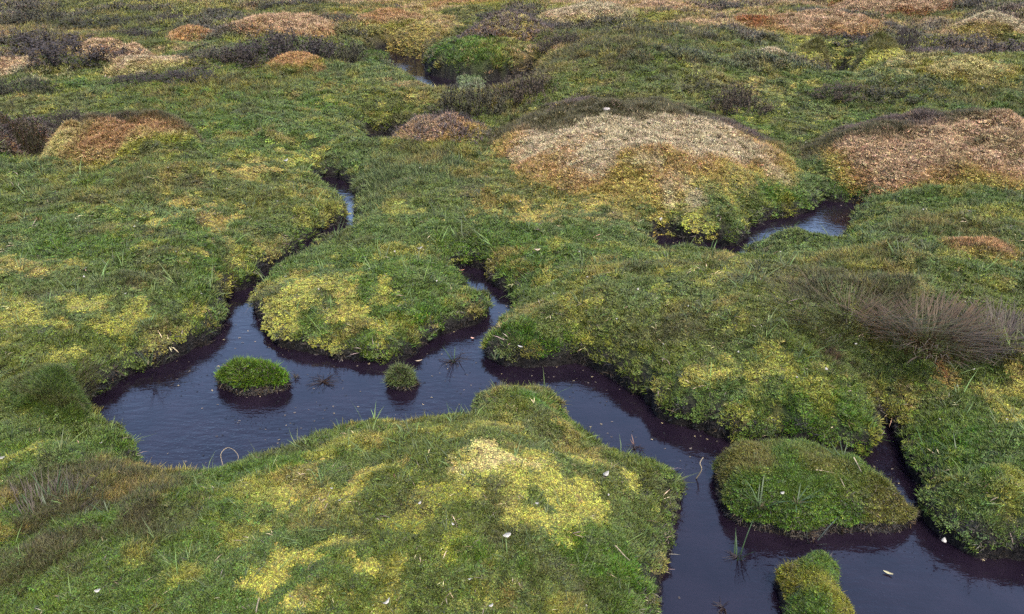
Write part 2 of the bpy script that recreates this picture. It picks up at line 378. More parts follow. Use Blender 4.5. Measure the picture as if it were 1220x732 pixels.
BUMPS = [(600, 640, 0.45, 0.42, 0.07), (430, 345, 0.35, 0.4, 0.04), (760, 360, 0.6, 0.35, 0.05), (930, 420, 0.5, 0.4, 0.05), (130, 300, 0.8, 0.5, 0.06),
         (745, 108, 1.35, 0.85, 0.22), (1150, 122, 1.3, 0.8, 0.18), (560, 72, 0.6, 0.35, 0.05), (1060, 360, 0.6, 0.4, 0.06), (200, 640, 0.5, 0.4, 0.05),
         (780, 80, 1.6, 0.8, 0.10), (1120, 110, 1.2, 0.6, 0.06)]

# ground colour zones: (px, py, half-width px, half-height px, colour, strength, plant)
ZONES = [(400, 365, 85, 42, YELLOW, .85, 'moss'), (350, 345, 45, 22, YELLOW, .9, 'moss'), (440, 385, 70, 30, YGREEN, .5, 'moss'), (60, 395, 100, 38, YELLOW, .8, 'moss'), (180, 400, 60, 22, YGREEN, .7, 'moss'),
         (30, 340, 60, 20, GOLD, .6, 'moss'), (150, 425, 40, 20, YELLOW, .6, 'moss'), (640, 612, 82, 48, YELLOW, 1.3, 'moss'), (590, 590, 60, 30, PALEY, .7, 'moss'), (480, 655, 70, 45, YGREEN, .8, 'moss'), (400, 700, 50, 36, YELLOW, .9, 'moss'), (345, 655, 25, 40, YELLOW, .8, 'moss'),
         (455, 590, 60, 20, GOLD, .5, 'moss'), (735, 575, 40, 26, YELLOW, .8, 'moss'), (640, 530, 90, 16, GOLD, .4, 'moss'), (850, 462, 70, 22, YELLOW, .6, 'moss'), (905, 365, 45, 24, YGREEN, .9, 'moss'), (830, 350, 70, 30, YGREEN, .5, 'moss'),
         (700, 400, 22, 22, YELLOW, .6, 'moss'), (1185, 465, 60, 46, GOLD, .8, 'moss'), (1130, 440, 30, 20, RUST, .7, 'moss'), (1180, 320, 60, 22, ORANGE, .7, 'stub'), (280, 280, 110, 30, OLIVE, .5, 'moss'), (230, 265, 60, 18, GOLD, .5, 'moss'), (240, 310, 25, 20, GOLD, .6, 'moss'),
         (600, 245, 70, 14, GOLD, .7, 'stub'), (710, 258, 90, 16, GOLD, .8, 'moss'), (620, 258, 60, 12, GOLD, .5, 'moss'), (545, 292, 22, 8, YELLOW, .9, 'moss'), (810, 250, 60, 12, YGREEN, .6, 'moss'), (130, 205, 70, 18, GOLD, .6, 'stub'), (350, 190, 40, 12, YELLOW, .6, 'moss'), (310, 215, 60, 16, GOLD, .5, 'moss'),
         (430, 110, 60, 16, YELLOW, .55, 'moss'), (480, 115, 30, 8, ORANGE, .6, 'moss'), (400, 135, 50, 8, YGREEN, .5, 'moss'), (430, 155, 30, 6, YELLOW, .6, 'moss'), (400, 45, 40, 18, ORANGE, .7, 'stub'), (440, 30, 60, 8, ORANGE, .6, 'stub'), (500, 48, 40, 8, GOLD, .9, 'moss'), (600, 82, 20, 10, ORANGE, .7, 'stub'),
         (560, 10, 70, 6, ORANGE, .8, 'stub'), (690, 20, 60, 14, PINK, .6, 'stub'), (880, 10, 40, 6, STRAW, .6, 'stub'), (1010, 80, 60, 16, YELLOW, .8, 'moss'), (940, 160, 60, 20, YGREEN, .5, 'moss'), (1110, 112, 90, 12, PALEY, .7, 'moss'), (850, 75, 40, 8, STRAW, .6, 'stub'), (910, 130, 40, 10, GOLD, .5, 'moss'), (1060, 150, 50, 14, YGREEN, .4, 'moss'),
         (50, 108, 60, 10, STRAW, .6, 'stub'), (30, 85, 40, 8, PINK, .6, 'stub'), (150, 30, 120, 12, GREYG, .4, 'wiry'),
         (500, 385, 65, 35, LUSH, .7, 'grass'), (770, 335, 150, 45, LUSH, .5, 'grass'), (650, 410, 70, 30, LUSH, .8, 'grass'), (960, 500, 90, 35, LUSH, .7, 'grass'), (330, 560, 90, 35, LUSH, .8, 'grass'), (650, 485, 70, 26, LUSH, .9, 'grass'), (560, 505, 80, 18, LUSH, .8, 'grass'),
         (450, 290, 90, 22, GREYG, .7, 'grass'), (930, 235, 60, 14, LUSH, .7, 'grass'), (555, 76, 62, 17, LUSH, 1.6, 'grass'), (470, 95, 80, 22, GREYG, 1.2, 'grass'), (490, 215, 90, 32, GREYG, .9, 'wiry'), (660, 225, 80, 20, GREYG, .5, 'grass'), (200, 330, 120, 40, GREEN, .5, 'grass'), (1150, 545, 90, 75, LUSH, .7, 'grass'), (730, 690, 60, 60, LUSH, .8, 'grass'), (600, 700, 90, 40, LUSH, .6, 'grass'),
         (720, 280, 120, 14, GREYG, .7, 'grass'), (1120, 250, 90, 20, GREYG, .7, 'wiry'), (1040, 275, 40, 16, LUSH, .6, 'grass'), (20, 210, 60, 25, GREYG, .7, 'wiry'), (900, 555, 200, 40, LUSH, .5, 'grass'),
         (1020, 395, 110, 45, DOLIVE, .9, 'wiry'), (940, 420, 60, 30, OLIVE, .6, 'wiry'), (1010, 450, 80, 24, BROWN, .6, 'wiry'), (120, 605, 130, 70, DOLIVE, 1.2, 'wiry'), (60, 690, 170, 60, DOLIVE * 1.1, .9, 'wiry'), (710, 105, 150, 26, DOLIVE, 1., 'wiry'), (600, 135, 60, 30, DOLIVE, .8, 'wiry'), (520, 185, 60, 18, OLIVE, .8, 'wiry'), (880, 110, 60, 18, DOLIVE, .7, 'wiry'),
         (240, 130, 110, 26, OLIVE, .9, 'wiry'), (60, 60, 120, 26, DOLIVE, .9, 'wiry'), (330, 110, 80, 22, OLIVE, .7, 'wiry'), (800, 78, 110, 20, DOLIVE, .9, 'wiry'), (1120, 145, 110, 14, OLIVE, .9, 'wiry'), (1130, 290, 80, 30, OLIVE, .7, 'wiry'), (150, 235, 130, 22, OLIVE, .6, 'wiry'), (1000, 340, 90, 24, OLIVE, .8, 'wiry'), (700, 70, 60, 16, DOLIVE, .9, 'wiry'), (110, 150, 60, 30, OLIVE, .5, 'wiry')]
def zonecol(x, y, jit=1.0):
    """plant colour and plant kind of the turf at (x, y)"""
    n = len(x)
    a = fbm(x * 1.1, y * 1.1, 3, 51); b = fbm(x * 3.7, y * 3.7, 3, 61); c = fbm(x * 14, y * 14, 2, 71)
    base = GREEN + (OLIVE - GREEN) * np.clip(0.25 + 0.5 * a, 0, 1)[:, None]
    base = base + (GREYG - base) * np.clip(0.25 + 0.5 * b, 0, 0.7)[:, None]
    far = smooth(6, 12, y); base = base + (OLIVE * 0.95 - base) * (0.62 * far)[:, None]
    ku = rng.uniform(size=n); kind = np.where(ku < 0.06 + 0.3 * far, 'wiry', np.where(ku > .62, 'moss', 'grass')).astype(object)
    wob = 0.55 * b + 0.45 * c
    gx = x + 0.05 * y / 3 * b; gy = y + 0.07 * y / 3 * fbm(x * 2.9 / 1, y * 2.9, 3, 81)
    fz = smooth(6.0, 8.5, y); p1 = fbm(x * .75, y * .9, 3, 151); p2 = fbm(x * .9, y * 1.1, 3, 157); p3 = fbm(x * 1.3, y * 1.6, 3, 163)
    t = smooth(.12, .5, p1 + .35 * b) * fz; base = base + (GOLD * 1.05 - base) * (t * .8)[:, None]; kind[rng.uniform(size=n) < t] = 'stub'
    t = smooth(.3, .6, p1 + .3 * c) * fz; base = base + (PINK - base) * (t * .8)[:, None]
    t = smooth(.15, .5, p2 + .35 * b) * fz; base = base + (HEATH * .85 - base) * (t * .8)[:, None]; kind[rng.uniform(size=n) < t] = 'twig'
    t = smooth(.3, .7, p3) * fz; base = base + (YGREEN * 1.1 - base) * (t * .6)[:, None]
    for (u, v, rx, ry, colr, s, kd) in ZONES:
        p = bp(u, v, 0.13); wx = np.linalg.norm(bp(u + rx, v, 0.13) - p); y0 = bp(u, v + ry, 0.13)[1]; y1 = bp(u, v - ry, 0.13)[1]
        cy = 0.5 * (y0 + y1); wy = 0.5 * (y1 - y0)
        m = (np.abs(gx - p[0]) < 2.2 * wx) & (np.abs(gy - cy) < 2.2 * wy)
        if not m.any(): continue
        q = np.exp(-(((gx[m] - p[0]) / wx) ** 2 + ((gy[m] - cy) / wy) ** 2) * 0.9)
        t = smooth(0.06, 1.1, s * q * (1 + 0.9 * wob[m]) + 0.14 * c[m])
        if kd == 'moss': t = smooth(0.2, 0.8, t + 0.5 * c[m] * (t > 0.05))
        t = smooth(0.0, 1.25, t) * 1.0
        if jit: t = np.where(rng.uniform(size=len(t)) < t, np.clip(t + rng.uniform(-.15, .5, len(t)), 0, 1), 0.3 * t)
        if kd == 'moss' and v < 560: t = t * .78
        base[m] = base[m] + (colr - base[m]) * (t * 0.95)[:, None]
        ks = kind[m]; ks[rng.uniform(size=m.sum()) < t] = kd; kind[m] = ks
    # little freckles of yellow, rust and brown everywhere
    fr = fbm(x * 6, y * 6, 2, 91) + 0.6 * c
    ye = smooth(0.6, 1.1, fr + rng.normal(0, .15, n) * jit) * 0.6; base = base + (YELLOW * .9 - base) * ye[:, None]
    fr2 = fbm(x * 5, y * 5, 2, 95) + 0.6 * fbm(x * 17, y * 17, 2, 97)
    ru = smooth(0.7, 1.2, fr2 + rng.normal(0, .15, n) * jit) * 0.6; base = base + (GOLD * .75 - base) * ru[:, None]
    fr3 = fbm(x * 4.3, y * 4.3, 3, 99)
    br = smooth(0.4, 1.0, fr3) * 0.55; base = base + (DOLIVE * .9 - base) * br[:, None]
    return base, kind

# ------------------------------------------------------------------ ground sheet: fine near the camera, coarse to the horizon
uc = np.linspace(-1.32, 1.32, 470)
uo = 1.32 + (np.linspace(0.18, 1, 14) ** 2.2) * 11
U = np.concatenate([-uo[::-1], uc, uo])
ys = [0.75]
while ys[-1] < 25: ys.append(ys[-1] + 0.0053 * (ys[-1] + 0.35))
back = list(np.linspace(-9, 0.70, 12)); far = []
y = ys[-1]
while y < 900: y *= 1.16; far.append(y)
YS = np.array(back + ys + far)
HW = 0.575 * np.maximum(YS, 0.9) + 0.475
GX = U[None, :] * HW[:, None]; GY = np.repeat(YS[:, None], len(U), 1)
nr, nc = GX.shape
GZ, GD, GV = land(GX.ravel(), GY.ravel())
D = GD.reshape(nr, nc)
# turf lip overhangs the water a little
oh = 0.030 * np.exp(-((GD - 0.020) / 0.016) ** 2)
px = GX.ravel() - GV[:, 0] * oh; py = GY.ravel() - GV[:, 1] * oh
gverts = np.stack([px, py, GZ], 1)
I = np.arange(nr * nc).reshape(nr, nc)
gq = np.stack([I[:-1, :-1], I[:-1, 1:], I[1:, 1:], I[1:, :-1]], -1).reshape(-1, 4)
gcol, _ = zonecol(GX.ravel(), GY.ravel(), 0)
bare = ((np.abs(GX / HW[:, None]) > 1.30) | (GY > 24.5) | (GY < .75)).ravel()[:, None]   # beyond the scattered turf the sheet itself carries the plants' colour
gcol = np.where(bare, gcol * 0.8, gcol * 0.42 + PEAT * .35)
pe = smooth(0.055, 0.012, GD)[:, None]; gcol = gcol * (1 - pe) + PEAT * 0.75 * pe
g_me = mesh_from('ground', gverts, [gq], M_GROUND, {'col': np.concatenate([gcol, np.ones((len(gcol), 1))], 1)})
add('ground', g_me, kind='structure', label='peat bog ground with raised turf banks between dark water channels')

w_me = mesh_from('water', np.array([[-16, -4, 0], [16, -4, 0], [16, 20, 0], [-16, 20, 0]]), [np.array([[0, 1, 2, 3]])], M_WATER)
add('water', w_me, kind='structure', label='still dark peat water in winding channels reflecting grey sky')

# ------------------------------------------------------------------ turf over the ground
G3 = gverts.reshape(nr, nc, 3)
def grid_normals(Gr):
    du = np.gradient(Gr, axis=1); dv = np.gradient(Gr, axis=0)
    n = np.cross(du, dv); n /= np.maximum(np.linalg.norm(n, axis=2), 1e-9)[..., None]
    n[n[..., 2] < 0] *= -1
    return n
GN = grid_normals(G3); 
def sample_grid(Gr, Nr, Dr, ii, jj):
    n = len(ii); a = rng.uniform(size=n); b = rng.uniform(size=n)
    def bl(Z):
        s = (...,) + (None,) * (Z.ndim - 2)
        A = a[s] if Z.ndim > 2 else a; B = b[s] if Z.ndim > 2 else b
        return (Z[ii, jj] * (1 - A) + Z[ii, jj + 1] * A) * (1 - B) + (Z[ii + 1, jj] * (1 - A) + Z[ii + 1, jj + 1] * A) * B
    return bl(Gr), bl(Nr), bl(Dr)
r0 = len(back); r1 = len(back) + len(ys) - 1; c0 = len(uo); c1 = c0 + len(uc) - 1
def turf(N, name, keep, fn, label):
    ii = rng.integers(r0, r1 - 1, N); jj = rng.integers(c0, c1 - 1, N)
    P, Nn, d = sample_grid(G3, GN, D, ii, jj)
    m = keep(d, P); P, Nn, d = P[m], Nn[m], d[m]
    nrm, scl, kinds, col = fn(P, Nn, d)
    cover(name, P, nrm, scl, pick(kinds), col, label=label)
def jitter(col, n, s=0.22): return col * (1 + rng.normal(0, s, (n, 1))) * (1 + rng.normal(0, 0.05, (n, 3)))
def turf_fn(P, Nn, d):
    n = len(P); col, kinds = zonecol(P[:, 0], P[:, 1])
    nrm = Nn * 0.75 + np.array([0, 0, 0.45]) + rng.normal(0, 0.16, (n, 3))
    s = lod(P[:, 1]) * rng.uniform(0.7, 1.3, n)
    s = np.where(kinds == 'moss', s * 1.15, s); s = np.where(kinds == 'wiry', s * 0.8, s); s = np.where(kinds == 'stub', s * 0.9, s)
    lush = 1 + 0.25 * smooth(0.16, 0.03, d); s = s * np.where(kinds == 'moss', 1, lush)
    r = rng.uniform(size=n); near = smooth(6, 3, P[:, 1])
    m = r < .010 * near; kinds[m] = 'sedge'; col[m] = GREYG * 1.15
    m = (r > .010) & (r < .010 + .022 * near + .005); kinds[m] = 'litter'; s[m] *= .75; col[m] = np.where(rng.uniform(size=(m.sum(), 1)) < .5, GREYB * 1.3, np.where(rng.uniform(size=(m.sum(), 1)) < .5, STRAW * 1.1, BROWN))
    return nrm, s, kinds, jitter(col, n)
turf(360000, 'turf_grass', lambda d, P: d > 0.015 + 0.012 * fbm(P[:, 0] * 11, P[:, 1] * 11, 2, 171), turf_fn, 'short bog grass and yellow moss carpeting the banks')
def fibre_fn(P, Nn, d):
    n = len(P); t = rng.uniform(size=(n, 1))
    col = np.where(t < 0.16, GREYB * 0.55, np.where(t < 0.42, BROWN * .4, PEAT * 0.9)) * rng.uniform(0.5, 1.3, (n, 1))
    nrm = Nn * 1.0 + rng.normal(0, 0.35, (n, 3)); s = lod(P[:, 1]) * rng.uniform(0.5, 1.0, n)
    return nrm, s, np.full(n, 'fibre', object), col
turf(420000, 'bank_fibre', lambda d, P: (d > -0.004) & (d < 0.034), fibre_fn, 'dark hanging roots and peat fibre along the eroded banks')

def float_fn(P, Nn, d):
    n = len(P); P[:, 2] = 0.0015; t = rng.uniform(size=(n, 1))
    col = np.where(t < .3, GREYB * 1.2, np.where(t < .45, STRAW, PEAT * .8)) * rng.uniform(.6, 1.3, (n, 1))
    return np.tile([0., 0., 1.], (n, 1)) + rng.normal(0, .1, (n, 3)), np.stack([lod(P[:, 1]) * rng.uniform(.1, .3, n)] * 2 + [np.full(n, .05)], 1), np.full(n, 'moss', object), col
turf(18000, 'floating_debris', lambda d, P: (d < -0.01) & (fbm(P[:, 0] * 2.5, P[:, 1] * 2.5, 3, 181) > rng.uniform(-.5, .9, len(d))), float_fn, 'specks of plant litter floating on the dark water')
# ------------------------------------------------------------------ separate mounds: islets in the water, hummocks on the bog
def patch(name, poly, zfun, res, colfun, n_cover, label, cat, group=None, kinds=None, parts=('mound', 'plant_cover'), fib=0, scale=1.0, base=0.0, lip=.034):
    lo = poly.min(0) - 0.08; hi = poly.max(0) + 0.08
    xs = np.arange(lo[0], hi[0], res); yy = np.arange(lo[1], hi[1], res)
    X, Y = np.meshgrid(xs, yy); p = np.stack([X.ravel(), Y.ravel()], 1)
    wv = min(0.025, 0.09 * (hi - lo).min())
    pw = p + np.stack([wv * fbm(p[:, 0] * 8, p[:, 1] * 8, 3, 5), wv * fbm(p[:, 0] * 8, p[:, 1] * 8, 3, 6)], 1)
    d, v = sdf([poly], pw); z = zfun(p[:, 0], p[:, 1], d)
    G = np.stack([X, Y, z.reshape(X.shape)], -1); Dg = d.reshape(X.shape); Ng = grid_normals(G)
    c = poly.mean(0); root = add(name, None, None, label, cat, group, loc=(c[0], c[1], base)); off = np.array([c[0], c[1], base])
    I = np.arange(X.size).reshape(X.shape)
    q = np.stack([I[:-1, :-1], I[:-1, 1:], I[1:, 1:], I[1:, :-1]], -1).reshape(-1, 4)
    q = q[(d[q] > -0.05 * max(1, res / 0.01)).any(1)]
    used = np.unique(q); mp = np.zeros(X.size, int); mp[used] = np.arange(len(used))
    col, _ = colfun(p[used, 0], p[used, 1], z[used], d[used]); col = col * 0.7
    if fib: 
        pe = smooth(0.05, 0.012, d[used])[:, None]; col = col * (1 - pe) + PEAT * .75 * pe
    me = mesh_from(parts[0], G.reshape(-1, 3)[used] - off, [mp[q]], M_GROUND, {'col': np.concatenate([col, np.ones((len(col), 1))], 1)})
    add(parts[0], me, root)
    ok = np.argwhere(Dg[:-1, :-1] > -res)
    def pts(N, keep):
        # weight by surface slope so steep flanks are covered as thickly as flat tops
        wgt = 1 / np.clip(Ng[ok[:, 0], ok[:, 1], 2], 0.3, 1); k = rng.choice(len(ok), N, p=wgt / wgt.sum())
        P, Nn, dd = sample_grid(G, Ng, Dg, ok[k, 0], ok[k, 1]); m = keep(dd, P); return P[m], Nn[m], dd[m]
    lo_d = min(lip, 0.24 * d.max()) if fib else 0.0
    P, Nn, dd = pts(n_cover, lambda d, P: d > lo_d)
    cc, kk = colfun(P[:, 0], P[:, 1], P[:, 2], dd); n = len(P)
    nrm = Nn * 0.7 + np.array([0, 0, 0.5]) + rng.normal(0, 0.18, (n, 3))
    s = lod(P[:, 1]) * rng.uniform(0.7, 1.3, n) * scale; s = np.where(kk == 'wiry', s * 0.75, np.where(kk == 'moss', s * 1.25, s))
    cover(parts[1], P, nrm, s, pick(kk), jitter(cc, n), root)
    if fib:
        P, Nn, dd = pts(fib, lambda d, P: (d > -0.004) & (d < 0.045)); n = len(P); t = rng.uniform(size=(n, 1))
        col = np.where(t < 0.35, GREYB * .8, np.where(t < 0.6, BROWN * .8, PEAT * .9)) * rng.uniform(.5, 1.4, (n, 1))
        cover('hanging_roots', P, Nn + rng.normal(0, .35, (n, 3)), lod(P[:, 1]) * rng.uniform(.5, 1.0, n), pick(np.full(n, 'fibre', object)), col, root)
    return root
def islet(poly, h, w_, label, colA, colB, mix, n, fib, wiry=0.1, flat=0.05, group=None, lo=.040, mossy=.3, tall=1.0):
    poly = chaikin(poly)
    def zf(x, y, d):
        dp = np.maximum(d, 0); z = h * (1 - np.exp(-dp / w_)) + flat * (1 - np.exp(-dp / 0.2)) + (1 - np.exp(-dp / .06)) * 0.012 * fbm(x * 9, y * 9, 2, 7)
        return np.where(d < 0, -0.06, z)
    def cf(x, y, z, d):
        a = smooth(-0.3, 0.6, fbm(x * 7, y * 7, 3, 15) + mix)[:, None]; c = colA * (1 - a) + colB * a
        ku = rng.uniform(size=len(x)); k = np.where(ku < wiry, 'wiry', np.where(ku > 1 - mossy, 'moss', 'grass')).astype(object); return c, k
    return patch('grass_islet', poly, zf, 0.009, cf, n, label, 'islet', group, fib=fib, parts=('peat_base', 'grass_cover'), lip=lo, scale=tall)
islet([W(253, 462), W(262, 468), W(285, 471), W(312, 470), W(338, 464), W(350, 452), W(346, 444), L(342, 436), L(325, 428), L(300, 427), L(275, 428), L(262, 437), W(254, 452)],
      0.10, 0.024, 'round bright green grass clump with ragged brown root skirt standing alone in open water', LUSH * 1.35, GREEN * 1.25, 0, 4200, 4600, .12, .015, mossy=.05, tall=1.25)
islet([W(454, 452), W(462, 464), W(476, 468), W(490, 464), W(498, 453), L(497, 441), L(488, 432), L(476, 428), L(463, 431), L(456, 440)],
      0.10, 0.035, 'small narrow tuft-topped islet of pale grass close under the rounded turf peninsula', GREYG, OLIVE, 0, 1700, 2300, 0.35, mossy=.05, tall=1.1)
islet([L(868, 541), L(882, 530), L(920, 525), L(960, 527), L(1000, 540), L(1030, 548), L(1048, 562), L(1066, 577), L(1084, 594), W(1093, 612), W(1091, 624), W(1067, 634), W(1040, 630), W(1011, 629), W(975, 634), W(940, 641),
       W(900, 633), W(874, 618), W(856, 600), W(850, 578), W(849, 560)], 0.115, 0.03, 'large flat green turf islet wedged between the right bank and the channel bend', GREEN, OLIVE, -.1, 17000, 9000, .12, lo=.012)
islet([L(935, 680), L(948, 662), L(968, 656), L(990, 668), L(1005, 685), L(1018, 712), W(1024, 735), W(1016, 765), W(985, 790), W(950, 790), W(930, 765), W(926, 730), W(930, 700)],
      0.105, 0.03, 'oblong mossy turf islet with rusty flecks alone in the wide lower channel', YGREEN * .85, GREEN, .1, 6500, 4000, .08, lo=.014)
islet([W(565, 352), W(574, 356), W(582, 351), W(582, 344), L(577, 338), L(568, 339)], 0.05, 0.025, 'tiny dark green tuft blocking the narrow side channel', DOLIVE, GREEN, 0, 500, 500, .2, .02)
islet([W(542, 96), W(556, 99), W(574, 99), W(580, 96), L(574, 91), L(558, 90), L(545, 92)], 0.08, 0.05, 'pale grey green plant cushion at the water edge below the far green shelf', lin(150, 156, 120), GREYG, .2, 600, 100, .2, .02)
islet([W(424, 66), W(440, 70), W(458, 70), W(466, 66), L(460, 61), L(442, 59), L(428, 61)], 0.08, 0.06, 'low dark green islet in the far narrow channel', GREEN, DOLIVE, .1, 700, 400, .3, .03)

def ground_z(x, y):
    z, d, v = land(np.atleast_1d(np.float64(x)), np.atleast_1d(np.float64(y))); return float(z[0])
CREST = {}
def hummock(x0, x1, ytop, ybase, depth, cols, label, n=None, shape=2.2, skew=0.0, rough=0.12, group=None, twiggy=0.0, kinds=('stub', 'stub', 'moss'), name='moss_hummock', cat='hummock', edge=.2, left=None, back=False):
    """cols = (crest, flank, foot) colours"""
    cx = 0.5 * (x0 + x1); f = bp(cx, ybase, 0.2); wd = abs(bp(x1, ybase, .16)[0] - bp(x0, ybase, .16)[0]) * (1.06 if shape > 2.9 else 1.2)
    rx = wd / 2; ry = rx * depth; yc = f[1] + ry * 0.95; xc = f[0] * yc / f[1] * 0.5 + f[0] * 0.5
    zg = ground_z(xc, yc); ht = max((ray_z(cx, ytop, yc) - zg) * (0.86 if yc < 7.5 else 1.0), 0.05)
    t = np.linspace(0, 6.2832, 64, endpoint=False)
    rr = 1 + 0.10 * np.sin(2 * t + x0) + 0.07 * np.sin(3 * t + ybase) + 0.05 * np.sin(5 * t + ytop)
    poly = np.stack([xc + rx * rr * np.cos(t), yc + ry * rr * np.sin(t)], 1); dm = min(rx, ry)
    def zf(x, y, d):
        q = np.clip(((x - xc) / rx) ** 2 + ((y - yc) / ry) ** 2, 0, 4) ** 0.5; q = q / (1 + 0.10 * np.sin(2 * np.arctan2(y - yc, x - xc) + x0))
        e = np.clip(1 - q ** shape, 0, 1) ** (1.0 if shape > 2.9 else 1.3)
        lump = 1 + rough * fbm(x * 2.2 / dm * .5, y * 2.2 / dm * .5, 3, int(x0) % 50) + (0.10 + 0.4 * rough) * fbm(x * 7, y * 7, 3, 3)
        gz, gd, _ = land(x, y)
        z = gz - 0.006 + (ht + 0.006) * e * lump * (1 + skew * (x - xc) / rx) * smooth(0.0, edge, gd)
        return np.where(d < 0, gz - .03, z)
    def cf(x, y, z, d):
        q = np.clip(((x - xc) / rx) ** 2 + ((y - yc) / ry) ** 2, 0, 4) ** 0.5; k = np.clip(1 - q ** shape, 0, 1) ** 1.1 + 0.30 * fbm(x * 2.6, y * 2.6, 3, 25) + rng.normal(0, .07, len(x)); a = smooth(0.48, 0.74, k)[:, None]; b = smooth(0.32, 0.58, k)[:, None]; g = smooth(.30, .02, k)[:, None]; zc, zk = zonecol(x, y)
        c = (cols[2] * (1 - b) + cols[1] * b) * (1 - a) + cols[0] * a
        c = c + (zc - c) * g
        if back:
            bk = smooth(-.10, .15, (y - yc) / ry + .16 * fbm(x * 3.3, y * 3.3, 3, 39) - .05) * (rng.uniform(size=len(x)) < .93); zb_ = DOLIVE * 1.05 + (HEATH - DOLIVE) * smooth(.1, .6, fbm(x * 2.3, y * 2.3, 2, 43))[:, None]
        if left is not None: c = c + (left - c) * (smooth(-.15, -.5, (x - xc) / rx + .15 * fbm(x * 4, y * 4, 2, 37)) * .85)[:, None]
        fl = smooth(.35, .9, fbm(x * 7, y * 7, 3, 29))[:, None]; c = c + (OLIVE * .8 - c) * fl * .5
        fl = smooth(.4, .9, fbm(x * 5, y * 5, 3, 33))[:, None]; c = c + (cols[0] - c) * fl * .6
        kk = np.where(k > .61, kinds[0], np.where(k > .23, kinds[1], kinds[2])).astype(object)
        if back: c = c + (zb_ - c) * bk[:, None]; kk = np.where(bk > .5, 'wiry', kk)
        r = rng.uniform(size=len(x)); kk = np.where(r < g[:, 0], zk, kk); kk[r < .10] = 'grass'; kk[r < twiggy] = 'twig'
        c = np.where((r < twiggy)[:, None], HEATH, c); kk[(r > .62) & (kk == 'stub')] = 'moss'
        return c, kk
    if n is None: n = int(min(16000, 1500 * rx * ry * 3.14 / (lod(np.array([yc]))[0] ** 2 * 0.09)))
    o = patch(name, poly, zf, max(0.012, 0.004 * yc), cf, int(n * 1.4), label, cat, group, scale=.85)
    CREST[label] = (xc, yc, ry, zf); return o
hummock(582, 962, 138, 234, 0.95, (STRAW, ORANGE, GOLD), 'largest hummock, bleached straw crest over orange flank and yellow foot', 24000, 2.4, 0, .26, back=True)
hummock(1008, 1290, 146, 226, 0.85, (PINK, ORANGE, GOLD), 'wide orange hummock with purplish shrubs on its crest beside the small pond', 15000, 2.6, 0, .16, back=True)
hummock(46, 216, 136, 196, 0.95, (ORANGE * .75, PALEY, YGREEN), 'steep hummock with pale yellow flank and dark shrubby cap', 9000, 3.2, -.12, .2, left=PALEY, back=True)
hummock(-70, 52, 122, 184, 0.95, (DOLIVE, RUST, BROWN), 'dark green capped hummock with rusty flank above a black hollow', 6000, 3.0, 0, .1, twiggy=.1)
hummock(262, 398, 20, 56, 0.85, (PINK, PINK, ORANGE), 'broad pinkish dome hummock behind a dark heath shrub', None, 2.6)
hummock(318, 382, 68, 97, 0.95, (ORANGE, ORANGE, YGREEN), 'small orange hummock beneath a dark heath shrub', None, 2.4)
hummock(94, 168, 50, 84, 0.85, (PINK, STRAW, PINK), 'small pale pinkish hummock beside dark heath, far left slope', None, 2.2, 0, .22)
hummock(128, 216, 72, 100, 0.85, (STRAW, PINK, PALEY), 'low patchy straw coloured hummock in front of the pale pinkish one', None, 2.2, 0, .22)
hummock(203, 252, 37, 57, 0.95, (ORANGE, ORANGE, PINK), 'small round orange hummock at the foot of the pinkish dome', None, 2.4)
hummock(-30, 34, 73, 96, 0.95, (PINK, PINK, STRAW), 'low pale hummock at the edge of the dark heath', None, 2.2)
hummock(552, 656, 18, 60, 0.95, (PALEY, GOLD, ORANGE), 'tall yellowish hummock with whitish lichen patch below a dark crest', None, 2.4, 0, .2, twiggy=.12)
hummock(648, 752, 6, 42, 0.80, (STRAW, PINK, PALEY), 'broad pinkish straw hummock with pale yellow foot', None, 2.2, 0, .15)
hummock(745, 835, 6, 26, 0.80, (PINK, ORANGE, GOLD), 'long low orange hummock adjoining the pinkish straw one', None, 2.2)
hummock(500, 616, 4, 22, 0.75, (ORANGE, GOLD, YGREEN), 'low flat orange hummock on the skyline of the bog', None, 2.2)
hummock(926, 1062, 18, 58, 0.85, (PINK, ORANGE, ORANGE), 'smooth rounded orange hummock with dark shrubs at its right side', None, 2.8)
hummock(878, 934, 28, 50, 0.95, (RUST * 1.1, RUST, ORANGE), 'small reddish hummock touching the smooth orange one', None, 2.4)
hummock(1004, 1144, -4, 26, 0.75, (PINK, PINK, RUST), 'long pinkish brown hummock behind the smooth orange one', None, 2.6)
hummock(1136, 1240, 20, 54, 0.85, (STRAW, PINK, GOLD), 'peaked pale straw hummock at the far right slope', None, 1.7)
hummock(868, 966, -6, 14, 0.75, (STRAW, PINK, GOLD), 'low far pale hummock left of the long pinkish one', None, 2.2)
hummock(1080, 1168, 72, 92, 0.95, (BROWN, GOLD, YELLOW), 'yellow hummock with dark shrub tufts along its top', None, 2.4, 0, .15, twiggy=.12)
hummock(954, 1080, 78, 98, 0.85, (OLIVE, YELLOW, YELLOW), 'low olive and yellow hummock beside the tiny glinting pool', None, 2.4, kinds=('wiry', 'moss', 'moss'))
hummock(1108, 1215, 98, 128, 0.80, (PALEY, GOLD, YGREEN), 'flat pale yellow hummock between two dark grassy rises', None, 2.0)
hummock(896, 942, 68, 98, 0.95, (STRAW * 1.05, STRAW, OLIVE), 'small whitish lichen hummock above the green slope', None, 2.2, 0, .25)
hummock(474, 570, 142, 172, 0.90, (PINK * .9, ORANGE, GOLD), 'small orange brown hummock with purplish twigs beside the black hole', 5000, 2.2, 0, .2, twiggy=.06)
